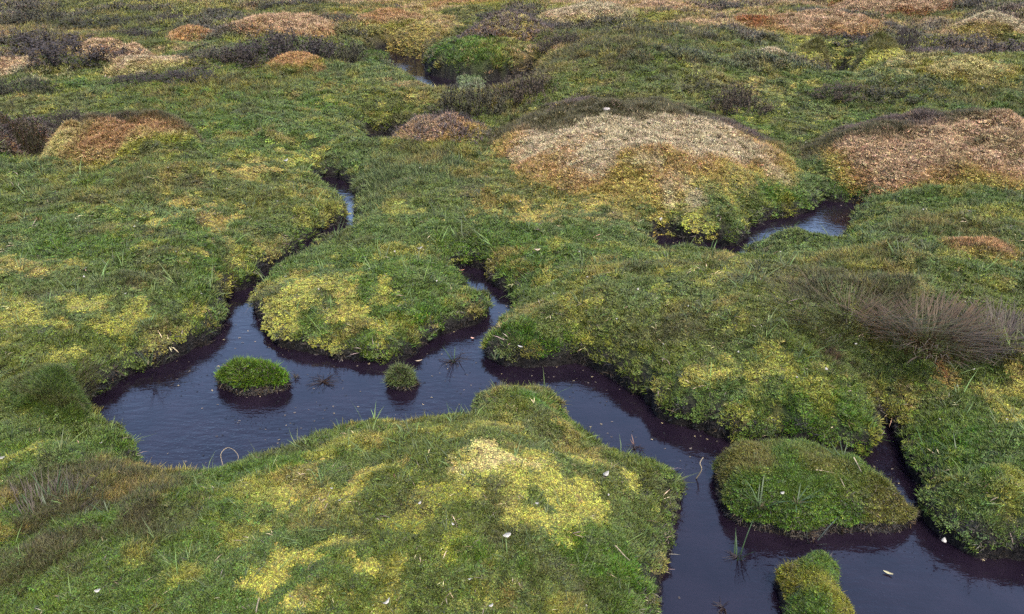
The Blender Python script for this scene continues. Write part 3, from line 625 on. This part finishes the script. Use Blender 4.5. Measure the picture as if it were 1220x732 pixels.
hummock(456, 522, 34, 51, 0.85, (GOLD * .8, GOLD * .8, DOLIVE), 'golden mossy hummock overhanging the far narrow channel', None, 2.4, kinds=('moss', 'moss', 'grass'))
hummock(1130, 1215, 286, 322, 0.85, (ORANGE * .9, BROWN, GOLD), 'small dry orange brown hummock on the right slope above the sedge tussock', 4000, 2.0, 0, .2)
hummock(420, 500, 16, 40, 0.85, (ORANGE, PINK, YGREEN), 'faint orange hummock beyond the far narrow channel', None, 2.2)

hummock(-20, 146, 438, 478, .7, (GREEN * .8, DOLIVE, GREEN * .8), 'bushy olive brown grass tussock bulging over the left pool corner', 11000, 2.0, 0, .22, kinds=('wiry', 'grass', 'grass'), name='grass_tussock', cat='tussock', edge=.05)
# ------------------------------------------------------------------ heath shrubs (stems + foliage), tussocks
def tube(V, Fq, A, p0, p1, r0, r1, v):
    d = p1 - p0; d = d / max(np.linalg.norm(d), 1e-6); s = np.cross(d, [0.3, 0.9, 0.2]); s /= np.linalg.norm(s); t = np.cross(d, s); i = len(V)
    for (p, r) in ((p0, r0), (p1, r1)):
        for k in range(3): a = k * 2.094; V.append(p + (s * math.cos(a) + t * math.sin(a)) * r)
    for k in range(3): Fq.append([i + k, i + (k + 1) % 3, i + 3 + (k + 1) % 3, i + 3 + k])
    A += [v] * 6
def mat_shrub(name, c): return mat_plain(name, c, 0.75, 0.15, 0.45, 30)
M_HEATH = [mat_shrub('heath_foliage', HEATH * .62), mat_shrub('heath_foliage_olive', DOLIVE * .75), mat_shrub('heath_foliage_brown', BROWN * .65)]
M_TWIG = mat_plain('heath_stem', lin(78, 64, 56), 0.8)
def shrub_proto(seed, mat, nst=90):
    """dome-shaped low shrub of unit radius: radiating stems and thousands of small leaves"""
    r = np.random.default_rng(seed); V = []; Fq = []; A = []; LV = []; LT = []
    for k in range(nst):
        a = r.uniform(0, 6.283); ro = math.sqrt(r.uniform()); b = np.array([math.cos(a) * ro * .8, math.sin(a) * ro * .8, -0.12])
        hh = (1 - ro ** 2.2) * 0.85 + 0.22; hh *= r.uniform(.65, 1.15)
        tip = np.array([b[0] * 1.2 + r.normal(0, .07), b[1] * 1.2 + r.normal(0, .07), hh]); mid = (b + tip) / 2 + r.normal(0, .05, 3)
        tube(V, Fq, A, b, mid, .012, .009, [0, 0, 0]); tube(V, Fq, A, mid, tip, .009, .003, [0, 0, 0])
        for q in range(34):
            t = r.uniform(0.15, 1) ** .7; c = (b + (mid - b) * 2 * t) if t < .5 else (mid + (tip - mid) * (2 * t - 1)); c = c + r.normal(0, .045, 3)
            la = r.uniform(0, 6.283); ln = r.uniform(.04, .10); o = np.array([math.cos(la) * .6, math.sin(la) * .6, r.uniform(.2, 1.1)]) * ln; p = np.array([-math.sin(la), math.cos(la), 0]) * ln * .20
            i = len(LV); LV += [c - p, c + p, c + o]; LT.append([i, i + 1, i + 2])
    return (mesh_from('stems', np.array(V), [np.array(Fq)], M_TWIG, None, False), mesh_from('foliage', np.array(LV), [np.array(LT)], mat, None, False))
SH = [[shrub_proto(200 + 10 * m + k, M_HEATH[m]) for k in range(2)] for m in range(3)]
def shrub(cx, ytop, ybase, wpx, kind, label, group=None, depth=.8, on=None):
    f = bp(cx, ybase, 0.16); dist = f[1]; rx = wpx / 2 / F * math.hypot(dist, CAM_Z); yc = f[1] + rx * depth * .5
    zb = min(ground_z(f[0], yc), .3)
    if on is not None:                                     # rooted on the back of a hummock's crest
        hx, hy, hry, zf = next(v for k, v in CREST.items() if on in k); yc = hy + .25 * hry; zb = 0.4; depth = .35
        f = np.array([(cx - 610) / F * (yc * cp + (CAM_Z - zb) * sp), yc, 0]); zb = float(zf(np.array([f[0]]), np.array([yc]), np.array([1.]))[0]); rx = wpx / 2 / F * math.hypot(yc, CAM_Z)
    h = max(ray_z(cx, ytop, yc) - zb, .07); me = SH[kind][int(cx) % 2]
    o = add('heath_shrub', None, None, label, 'shrub', group, loc=(f[0], yc, zb - .01)); fs = 1.35 if yc > 7 else 1.15
    o.scale = (rx * fs, rx * fs * depth, h * (1.45 if on is None else .8)); o.rotation_euler = (0, 0, random.uniform(-.3, .3))
    add('stems', me[0], o, kind='stuff'); add('foliage', me[1], o, kind='stuff')
    return o
G_ = 'heath shrubs on the bog'
shrub(340, 42, 86, 92, 0, 'dark purplish heath shrub crowning the small orange hummock', G_)
shrub(262, 66, 96, 90, 2, 'low brown heath shrub beside the small orange hummock', G_)
shrub(38, 40, 76, 100, 0, 'wide dark heath shrub above the low pale hummock', G_)
shrub(40, 14, 44, 70, 1, 'olive brown heath shrub on the upper left slope', G_)
shrub(110, 22, 48, 80, 1, 'olive heath shrub above the pale pinkish hummock', G_)
shrub(155, 40, 60, 50, 0, 'dark heath shrub sprouting behind the pale pinkish hummock', G_)
shrub(180, 28, 50, 50, 2, 'brown heath shrub left of the small round orange hummock', G_)
shrub(212, 18, 42, 44, 0, 'dark heath shrub directly behind the small round orange hummock', G_)
shrub(268, 12, 32, 40, 0, 'small dark shrub at the left shoulder of the pinkish dome', G_)
shrub(165, 92, 114, 60, 0, 'dark shrub at the foot of the patchy straw hummock', G_)
shrub(225, 94, 116, 60, 0, 'purplish shrub on the slope below the patchy straw hummock', G_)
shrub(190, 0, 12, 70, 2, 'far brown shrub above the small round orange hummock', 'far shrubs'); shrub(480, -2, 8, 60, 2, 'far brown shrub beyond the faint orange hummock', 'far shrubs')
shrub(88, 122, 146, 70, 0, 'dark shrubby cap on the steep pale yellow hummock', G_, on='steep hummock')
shrub(150, 134, 152, 50, 2, 'brown shrub trailing off the steep pale yellow hummock', G_, on='steep hummock')
shrub(18, 112, 140, 70, 1, 'dark olive shrub capping the rusty hummock', G_, on='dark green capped')
shrub(600, 14, 32, 60, 0, 'dark crest shrub on the tall yellowish hummock', G_, on='tall yellowish')
shrub(672, 44, 76, 60, 2, 'brown shrub below the tall yellowish hummock', G_)
shrub(718, 56, 88, 80, 1, 'olive shrub on the rise behind the largest hummock', G_)
shrub(775, 50, 88, 90, 2, 'brown grey shrub on the rise behind the largest hummock', G_)
shrub(700, 82, 112, 110, 1, 'broad olive shrub just behind the crest of the largest hummock', G_)
shrub(820, 92, 130, 100, 1, 'olive shrub at the back right of the largest hummock', G_)
shrub(630, 96, 136, 90, 2, 'brown wiry shrub beside the left end of the largest hummock', G_)
shrub(880, 108, 150, 70, 2, 'brown shrub behind the right shoulder of the largest hummock', G_)
shrub(860, 48, 72, 70, 1, 'olive shrub near the small reddish hummock', G_)
shrub(965, 72, 100, 46, 0, 'dark shrub next to the small whitish lichen hummock', G_)
shrub(1040, 50, 68, 90, 0, 'dark shrub below the smooth orange hummock', G_)
shrub(1075, 42, 84, 34, 0, 'upright dark shrub left of the shrub topped yellow hummock', G_)
shrub(1170, 46, 78, 100, 0, 'dark shrub under the peaked pale straw hummock', G_)
shrub(1110, 74, 96, 120, 2, 'brown shrub spread below the shrub topped yellow hummock', G_)
shrub(1195, 78, 104, 90, 1, 'olive shrub above the flat pale yellow hummock', G_)
shrub(1080, 114, 142, 110, 1, 'olive shrub behind the wide orange hummock', G_)
shrub(1150, 138, 160, 46, 0, 'purple grey shrub on the crest of the wide orange hummock', G_, on='wide orange')
shrub(1200, 134, 162, 52, 0, 'larger purple grey shrub on the right crest of the wide orange hummock', G_, on='wide orange')
shrub(538, 124, 150, 46, 0, 'purplish shrub on top of the small orange brown hummock', G_, on='small orange brown')
shrub(70, 52, 92, 120, 0, 'broad dark heath patch between the low pale hummock and the pale pinkish one', G_)
shrub(20, 96, 126, 80, 1, 'olive shrub behind the dark green capped hummock', G_)
shrub(300, 56, 92, 70, 0, 'dark heath shrub left of the one crowning the small orange hummock', G_)
shrub(395, 52, 76, 60, 1, 'olive shrub at the left end of the far narrow channel', G_)
shrub(560, 106, 146, 90, 1, 'olive grassy shrub on the slope left of the largest hummock', G_)
shrub(1010, 112, 138, 80, 2, 'brown shrub on the slope between the two biggest hummocks', G_)
shrub(1000, 40, 62, 60, 0, 'dark shrub at the foot of the smooth orange hummock', G_)
shrub(470, 10, 26, 50, 0, 'dark shrub behind the golden mossy hummock', G_)
shrub(690, -4, 8, 60, 1, 'far olive shrub on the upper bog edge', 'far olive shrubs'); shrub(1180, -2, 16, 70, 0, 'far dark shrub behind the peaked pale hummock', None)

def blade_mesh(name, n, h, spread, wd, arc, seed, mat, fan=1.0, hv=.35, segs=4, az=None):
    r = np.random.default_rng(seed); V = []; Fq = []; Ft = []
    for k in range(n):
        a = r.uniform(0, 6.283) if az is None else az + r.normal(0, .5); rr = spread * math.sqrt(r.uniform()); b = np.array([math.cos(a) * rr, math.sin(a) * rr, -.02])
        out = np.array([math.cos(a + r.normal(0, .4)), math.sin(a + r.normal(0, .4)), 0]); hh = h * (1 + r.uniform(-hv, hv)); side = np.array([-out[1], out[0], 0])
        ti = fan * r.uniform(.1, .9); be = arc * r.uniform(.3, 1.3); i = len(V)
        for s in range(segs):
            t = s / segs; c = b + out * hh * (ti * t + be * t * t) + np.array([0, 0, hh * (t - .35 * be * t * t)]); w_ = wd * (1 - .5 * t)
            V += [c - side * w_ / 2, c + side * w_ / 2]
            if s: Fq.append([i + 2 * s - 2, i + 2 * s - 1, i + 2 * s + 1, i + 2 * s])
        V.append(b + out * hh * (ti + be) + np.array([0, 0, hh * (1 - .35 * be)])); Ft.append([i + 2 * segs - 2, i + 2 * segs - 1, i + 2 * segs])
    return mesh_from(name, np.array(V), [np.array(Fq), np.array(Ft)], mat, None, True)
M_DRY = mat_plain('dry_sedge', lin(116, 92, 62), .6, .2, .4, 20); M_OLV = mat_plain('olive_sedge', lin(104, 104, 52), .6, .25, .4, 20); M_GREYS = mat_plain('grey_sedge', lin(108, 92, 78), .6, .2, .4, 20)
M_BG = mat_plain('blue_green_sedge', lin(92, 116, 66), .45, .25, .25, 20)
def tussock(name, u, v, label, parts, cat='tussock', z=None, rz=0.):
    p = bp(u, v, .15); zz = ground_z(p[0], p[1]) if z is None else z; p = bp(u, v, zz); o = add(name, None, None, label, cat, loc=(p[0], p[1], zz)); o.rotation_euler = (0, 0, rz)
    for (nm, me, off) in parts: c = add(nm, me, o, kind='stuff'); c.location = off
    return o
# dry grey-brown tussock on the right slope
tussock('sedge_tussock', 1110, 398, 'large dry grey brown sedge tussock leaning over the right slope',
        [('dry_blades', blade_mesh('dry_blades', 900, .095, .19, .0034, .8, 1, M_DRY, 1.0), (0, 0, 0)), ('green_blades', blade_mesh('green_blades', 520, .085, .24, .0028, .8, 2, M_OLV, .9), (-.16, .06, 0))])
tussock('sedge_tussock', 1195, 402, 'greyish purple sedge tussock right of the large dry one',
        [('dry_blades', blade_mesh('dry_blades', 600, .09, .14, .0026, .9, 3, M_GREYS, 1.0), (0, 0, 0)), ('green_blades', blade_mesh('green_blades', 150, .10, .14, .0035, .8, 4, M_OLV, .9), (0.02, -.08, 0))])
tussock('sedge_tussock', 1010, 372, 'thin olive sedge tussock left of the large dry one',
        [('dry_blades', blade_mesh('dry_blades', 260, .075, .22, .0024, .9, 5, M_DRY, .9), (0, 0, 0)), ('green_blades', blade_mesh('green_blades', 520, .075, .26, .0024, .8, 6, M_OLV, .9), (0, 0, 0))])
tussock('grass_tussock', 52, 462, 'loose olive and brown sedge growing out of the bushy tussock by the left pool corner',
        [('green_blades', blade_mesh('green_blades', 420, .065, .17, .0026, .7, 7, M_OLV, .9), (0, 0, -.02)), ('dry_blades', blade_mesh('dry_blades', 200, .07, .17, .0024, .8, 8, mat_plain('brown_sedge', lin(92, 78, 52), .6, .2), .9), (0, 0, -.02))])
tussock('sedge_tussock', 40, 622, 'purplish grey sedge patch with green blades on the near left turf',
        [('dry_blades', blade_mesh('dry_blades', 520, .055, .16, .0018, .6, 9, M_GREYS, .6), (0, 0, 0)), ('green_blades', blade_mesh('green_blades', 40, .07, .14, .0034, .5, 10, M_BG, .4), (0.05, 0, 0))])

# ------------------------------------------------------------------ sedges with broad blue-green blades
SB = [blade_mesh('blades', n, h, .018, .0055, a, 20 + k, M_BG, f, .4, 5) for k, (n, h, a, f) in enumerate(((12, .085, .5, .9), (9, .10, .3, .5), (16, .075, .8, 1.2)))]
def sedge(u, v, k, label, s=1.0, z=None, extra=None):
    p = bp(u, v, .14); zz = ground_z(p[0], p[1]) if z is None else z; p = bp(u, v, zz); o = add('sedge_tuft', None, None, label, 'sedge', 'blue green sedge tufts', loc=(p[0], p[1], zz)); o.scale = (s * .68,) * 3; o.rotation_euler = (0, 0, random.uniform(0, 6))
    add('blades', SB[k], o, kind='stuff')
    add('sheath', blade_mesh('sheath', 14, .025, .014, .006, .5, int(u), M_SHEATH, .8, .3, 2), o, kind='stuff')
    return o
sedge(905, 600, 0, 'blue green sedge tuft on the front edge of the large flat islet', 1.2, .10)
sedge(1005, 548, 2, 'splayed green sedge tuft at the back of the large flat islet', .9, .13)
sedge(950, 596, 2, 'flattened sedge tuft in the middle of the large flat islet', .8, .14)
sedge(136, 622, 2, 'pale splayed sedge tuft on the near left turf', 1.0)
sedge(62, 596, 1, 'tall upright sedge tuft within the purplish patch', 1.2)
sedge(515, 566, 1, 'sedge tuft on the upper slope of the near mound', .8)
sedge(365, 566, 0, 'sedge tuft near the pool edge of the near bank', .8)
sedge(1140, 540, 2, 'splayed sedge tuft on the right bank beside the narrow inlet', 1.0)
sedge(1190, 600, 1, 'upright sedge tuft on the right bank corner', 1.1)
sedge(1165, 625, 0, 'loose sedge tuft low on the right bank corner', 1.0)
sedge(590, 427, 0, 'small sedge tuft on the tip of the central turf point', .6, .06)
sedge(176, 432, 1, 'green sedge blades hanging over the left pool bank', .9, .07)
sedge(70, 486, 1, 'sedge blades at the foot of the bushy olive tussock', .8, .08)
sedge(940, 480, 2, 'sedge tuft on the right bank above the islet', .7)
# emergent plants in the water, with roots
def emergent(u, v, label, h, n, mat=M_SEDGE, roots=10, rl=.09, s=1.0):
    p = bp(u, v, 0.0); o = add('water_sedge', None, None, label, 'sedge', 'sedges rooted in the water', loc=(p[0], p[1], 0.0))
    add('blades', blade_mesh('blades', n, h, .012, .0045, .35, int(u * 3), mat, .5, .35, 5), o, kind='stuff')
    r = np.random.default_rng(int(u)); V = []; Fq = []; A = []
    for k in range(roots):
        a = r.uniform(0, 6.283); q = np.array([0, 0, .004]); dr = a
        for s_ in range(4):
            dr += r.normal(0, .4); nx = q + np.array([math.cos(dr), math.sin(dr), r.uniform(-.1, .12)]) * rl * .65 / 4 * r.uniform(.6, 1.3); nx[2] = max(nx[2], .002)
            tube(V, Fq, A, q, nx, .0016 - .0003 * s_, .0013 - .0003 * s_, [0, 0, 0]); q = nx
    add('roots', mesh_from('roots', np.array(V), [np.array(Fq)], M_ROOT, None, False), o, kind='stuff')
    return o
emergent(541, 430, 'green sedge with sprawling black roots in the water off the central turf point', .085, 7, roots=16, rl=.13)
emergent(757, 534, 'small reddish brown sprig standing in the narrow mid channel', .045, 9, mat_plain('reddish_sprig', lin(120, 84, 70), .6), 10, .05)
emergent(878, 664, 'thin green sedge blades standing in the channel below the large flat islet', .11, 7, roots=8, rl=.06)
emergent(968, 645, 'thin grey green stems rising from water in front of the large flat islet', .085, 5, mat_plain('grey_stem', lin(108, 118, 108), .5), 4, .03)
emergent(385, 455, 'drowned brown plant debris floating right of the round grass clump', .02, 8, M_ROOT, 26, .12)
emergent(740, 725, 'low drowned rusty plant at the foot of the near mound', .02, 8, M_ROOT, 14, .05)
emergent(860, 725, 'reddish drowned sprig in the lower channel', .02, 10, mat_plain('rusty_sprig', lin(130, 92, 76), .6), 14, .05)

# ------------------------------------------------------------------ fallen leaves, stems, lichen stones
def leaf_mesh(ln, wd, seed, mat, curl=.25):
    r = np.random.default_rng(seed); V = []; Fq = []; n = 7
    for k in range(n):
        t = k / (n - 1); w_ = wd * (math.sin(math.pi * (t * .92 + .04)) ** .8) * .5 * r.uniform(.85, 1.15); z = curl * ln * (t - .5) ** 2 * 2; y = .06 * ln * math.sin(t * 3 + seed)
        V += [(t * ln - ln / 2, y - w_, z + .25 * w_), (t * ln - ln / 2, y, z), (t * ln - ln / 2, y + w_, z + .25 * w_)]
        if k:
            i = 3 * k
            Fq += [[i - 3, i - 2, i + 1, i], [i - 2, i - 1, i + 2, i + 1]]
    V = np.array(V); n0 = len(V); Vb = V - np.array([0, 0, .0012]); Fq = np.array(Fq)
    rim = []
    for k in range(n - 1):
        i = 3 * k; rim += [[i, i + 3, i + 3 + n0, i + n0], [i + 2 + n0, i + 5 + n0, i + 5, i + 2]]
    return mesh_from('leaf', np.concatenate([V, Vb]), [Fq, Fq[:, ::-1] + n0, np.array(rim)], mat)
def leaf(u, v, ln, wd, rz, label, mat=M_LEAF, z=None, curl=.25, tilt=0.):
    p = bp(u, v, .14 if z is None else z); zz = ground_z(p[0], p[1]) + .018 if z is None else z; p = bp(u, v, zz)
    o = add('fallen_leaf', leaf_mesh(ln * .6, wd * .6, int(u + v), mat, curl), None, label, 'leaf', 'fallen leaves', loc=(p[0], p[1], zz)); o.rotation_euler = (tilt, 0, rz); return o
leaf(1058, 683, .042, .012, -.5, 'pale olive leaf floating on the wide lower channel', mat_plain('olive_leaf', 2 * lin(176, 168, 128), .5), .005)
leaf(550, 322, .045, .012, .1, 'pinkish brown leaf floating at the head of the side channel', mat_plain('pinkish_leaf', 2 * lin(196, 140, 112), .5), .006)
leaf(563, 403, .030, .016, -.7, 'pinkish leaf floating beside the green water sedge', mat_plain('pink_leaf', 2 * lin(206, 160, 142), .5), .006)
leaf(616, 374, .040, .012, .2, 'whitish leaf caught on the eroded side of the central turf point', M_DEAD, .05)
leaf(620, 413, .036, .014, -.5, 'whitish leaf lying on the green central turf point', M_DEAD, .16)
leaf(499, 430, .045, .010, .2, 'tan straw leaf at the bank beside the small narrow islet', M_LEAF, .02)
leaf(570, 471, .030, .010, 1.3, 'pale upright leaf at the tip of the near mound', M_LEAF, .05, .25, .6)
leaf(604, 638, .034, .024, .3, 'pinkish white rounded leaf on the yellow moss of the near mound', M_DEAD)
leaf(722, 566, .040, .026, .8, 'crumpled white leaf on the right shoulder of the near mound', M_DEAD, None, .6)
leaf(698, 552, .026, .012, .6, 'narrow white leaf just above the crumpled one on the near mound', M_DEAD)
leaf(595, 552, .030, .012, 1.4, 'white curled leaf in the green upper slope of the near mound', M_DEAD, None, .7)
leaf(460, 718, .034, .012, .9, 'pale curled leaf at the lower edge of the near mound', M_DEAD, None, .7)
leaf(212, 674, .024, .018, .2, 'white leaf fragment on the near left turf', M_DEAD, None, .5)
leaf(170, 598, .020, .016, .9, 'whitish leaf fragment beside the pale splayed sedge', M_DEAD, None, .5)
leaf(116, 704, .022, .016, .5, 'white rounded leaf low on the near left turf', M_DEAD, None, .5)
leaf(1124, 645, .034, .022, .9, 'crumpled cream leaf stuck on the right bank above the water', M_DEAD, .05, .6)
leaf(932, 588, .022, .016, .4, 'white leaf on the large flat islet', M_DEAD, .16, .5)
leaf(2, 546, .03, .02, .4, 'white leaf at the left of the near turf', M_DEAD, None, .5)
leaf(340, 192, .07, .04, .9, 'bright white leaf on the upper left bank turf', M_DEAD, None, .6)
leaf(787, 262, .07, .02, 1.2, 'upright pale straw leaf beside the black slot behind the central turf', M_DEAD, .16, .3, .9)
leaf(500, 296, .05, .02, .5, 'grey leaf on the turf left of the side channel head', M_DEAD, None, .5)
leaf(640, 298, .05, .03, .2, 'brown grey leaf on the turf right of the side channel head', M_LEAF, None, .5)
# bleached specks: look-alikes told apart only by their place
SPK = [leaf_mesh(.011, .007, 900 + k, M_DEAD, .7) for k in range(4)]
spots = [(120, 528), (52, 492), (98, 500), (280, 540), (375, 570), (395, 582), (405, 596), (490, 522), (560, 508), (606, 520), (660, 545), (725, 590), (640, 600), (540, 625), (500, 600), (699, 722), (585, 722), (345, 712), (560, 690), (480, 560),
         (760, 345), (800, 330), (690, 300), (830, 290), (860, 330), (735, 380), (790, 410), (880, 420), (700, 330), (950, 450), (985, 440), (1020, 410), (820, 365), (660, 350), (610, 310), (470, 300), (440, 320), (340, 330), (380, 345), (520, 335),
         (120, 250), (160, 270), (210, 300), (240, 350), (290, 330), (330, 240), (60, 280), (100, 330), (200, 200), (270, 225), (330, 300), (30, 260), (360, 260), (150, 350), (230, 250), (90, 215), (450, 190), (500, 200), (560, 210), (620, 240), (690, 215), (830, 225), (870, 222),
         (1000, 200), (985, 180), (960, 170), (1100, 250), (1080, 230), (1160, 230), (1060, 200), (1150, 360), (1190, 380), (1160, 440), (1140, 460), (1200, 500), (1120, 500), (1095, 520), (930, 300), (1000, 300), (1060, 310), (1100, 480), (940, 135), (850, 140), (1170, 105), (920, 205), (1018, 196), (250, 410), (190, 392)]
for k, (u, v) in enumerate(spots):
    p = bp(u, v, .15); z, d, vv = land(np.array([p[0]]), np.array([p[1]]))
    if d[0] < .06: continue
    z = float(z[0]) + .02 * lod(np.array([p[1]]))[0]; p = bp(u, v, z)
    o = add('bleached_leaf', SPK[k % 4], None, 'tiny bleached leaf scrap lying on the turf', 'leaf scrap', 'bleached leaf scraps on the turf', loc=(p[0], p[1], z))
    o.scale = (random.uniform(.6, 1.1) * max(1, p[1] / 3.5) ** .7,) * 3; o.rotation_euler = (random.uniform(-.5, .5), random.uniform(-.5, .5), random.uniform(0, 6))
def stem(name, pts, r, label, mat=M_STEM, cat='stem'):
    V = []; Fq = []; A = []
    P = np.array(pts, float); Q = [P[0]]
    for i in range(len(P) - 1):
        a, b, c, d = P[max(i - 1, 0)], P[i], P[i + 1], P[min(i + 2, len(P) - 1)]
        for t in (.25, .5, .75, 1): Q.append(.5 * (2 * b + (c - a) * t + (2 * a - 5 * b + 4 * c - d) * t * t + (3 * b - a - 3 * c + d) * t ** 3))
    Q = np.array(Q); n = len(Q); base = Q[0].copy()
    for k in range(n - 1): tube(V, Fq, A, Q[k] - base, Q[k + 1] - base, r * (1 - .5 * k / n), r * (1 - .5 * (k + 1) / n), [0, 0, 0])
    return add(name, mesh_from(name, np.array(V), [np.array(Fq)], mat, None, True), None, label, cat, loc=base)
def upx(u, v, y): return np.array([(u - 610) / F * (y * cp + (CAM_Z - ray_z(u, v, y)) * sp), y, ray_z(u, v, y)])
b = bp(834, 570, 0.0); yb = b[1]
stem('dead_stem', [upx(829, 571, yb), upx(836, 560, yb - .01), upx(834, 552, yb), upx(838, 545, yb + .01)], .0027, 'crooked whitish dead stem standing in the channel beside the large flat islet')
b = bp(276, 552, .05); yb = b[1]
stem('dry_stem', [upx(266, 556, yb), upx(263, 542, yb + .02), upx(270, 534, yb + .03), upx(278, 536, yb + .02), upx(284, 544, yb), upx(281, 553, yb - .01)], .0017, 'looped pale grass stem curling over the near pool edge')
b = bp(306, 728, .2); yb = b[1]
stem('dry_stem', [upx(304, 740, yb), upx(306, 724, yb), upx(309, 712, yb + .01)], .0032, 'short upright pale stem in the near turf')
b = bp(1000, 560, .15); yb = b[1]
stem('dead_stem', [upx(972, 560, yb), upx(985, 562, yb), upx(998, 566, yb), upx(1006, 580, yb - .05)], .0026, 'bent pale brown dead stem lying on the large flat islet')
stem('dead_stem', [upx(1017, 545, yb + .05), upx(1022, 554, yb + .03), upx(1026, 562, yb)], .0022, 'short straight whitish stem at the inlet edge of the large flat islet')
b = bp(750, 660, .24); yb = b[1]
stem('dry_stem', [upx(733, 650, yb), upx(742, 660, yb), upx(750, 668, yb - .02)], .0022, 'straight pale stem on the right flank of the near mound')
for k, (u, v) in enumerate(((1100, 352), (1080, 372), (1135, 345))):
    b = bp(u, v, .24); yb = b[1]
    stem('dry_stem', [upx(u - 28, v - 14, yb + .1), upx(u, v - 4, yb), upx(u + 26, v + 12, yb - .05)], .003, ('long straw stem across the large dry tussock', 'straw stem low on the large dry tussock', 'straw stem on the top of the large dry tussock')[k])
def stone(u, v, s, label):
    r = np.random.default_rng(int(u)); import bmesh
    hx, hy, hry, zf = next(w_ for k, w_ in CREST.items() if 'largest hummock' in k)
    yy = np.linspace(4.0, 7.0, 600); zz = np.array([ray_z(u, v, q) for q in yy]); xx = np.array([upx(u, v, q)[0] for q in yy])
    hit = np.argmax(zf(xx, yy, np.ones(600)) > zz); hit = hit if hit else 250
    bm = bmesh.new(); bmesh.ops.create_icosphere(bm, subdivisions=2, radius=1)
    for q in bm.verts: q.co *= 1 + .3 * math.sin(q.co.x * 3 + u) * math.cos(q.co.y * 2.3 + v) + .2 * math.sin(q.co.z * 4 + u) + r.uniform(-.12, .1)
    me = bpy.data.meshes.new('lichen_stone'); bm.to_mesh(me); bm.free(); me.materials.append(M_LICHEN)
    o = add('lichen_stone', me, None, label, 'stone', 'whitish stones on the largest hummock', loc=(xx[hit], yy[hit], zz[hit] + s * .25)); o.scale = (s, s * .7, s * .55); o.rotation_euler = (.3, 0, u); return o
for (u, v, s, lb) in ((711, 125, .022, 'small whitish stone, topmost of the pile on the largest hummock'), (705, 131, .026, 'whitish stone at the left of the pile on the largest hummock'), (722, 132, .028, 'flat whitish stone at the right of the pile on the largest hummock')):
    stone(u, v, s, lb)
print('objects', len(bpy.data.objects), 'protos', len(PN))
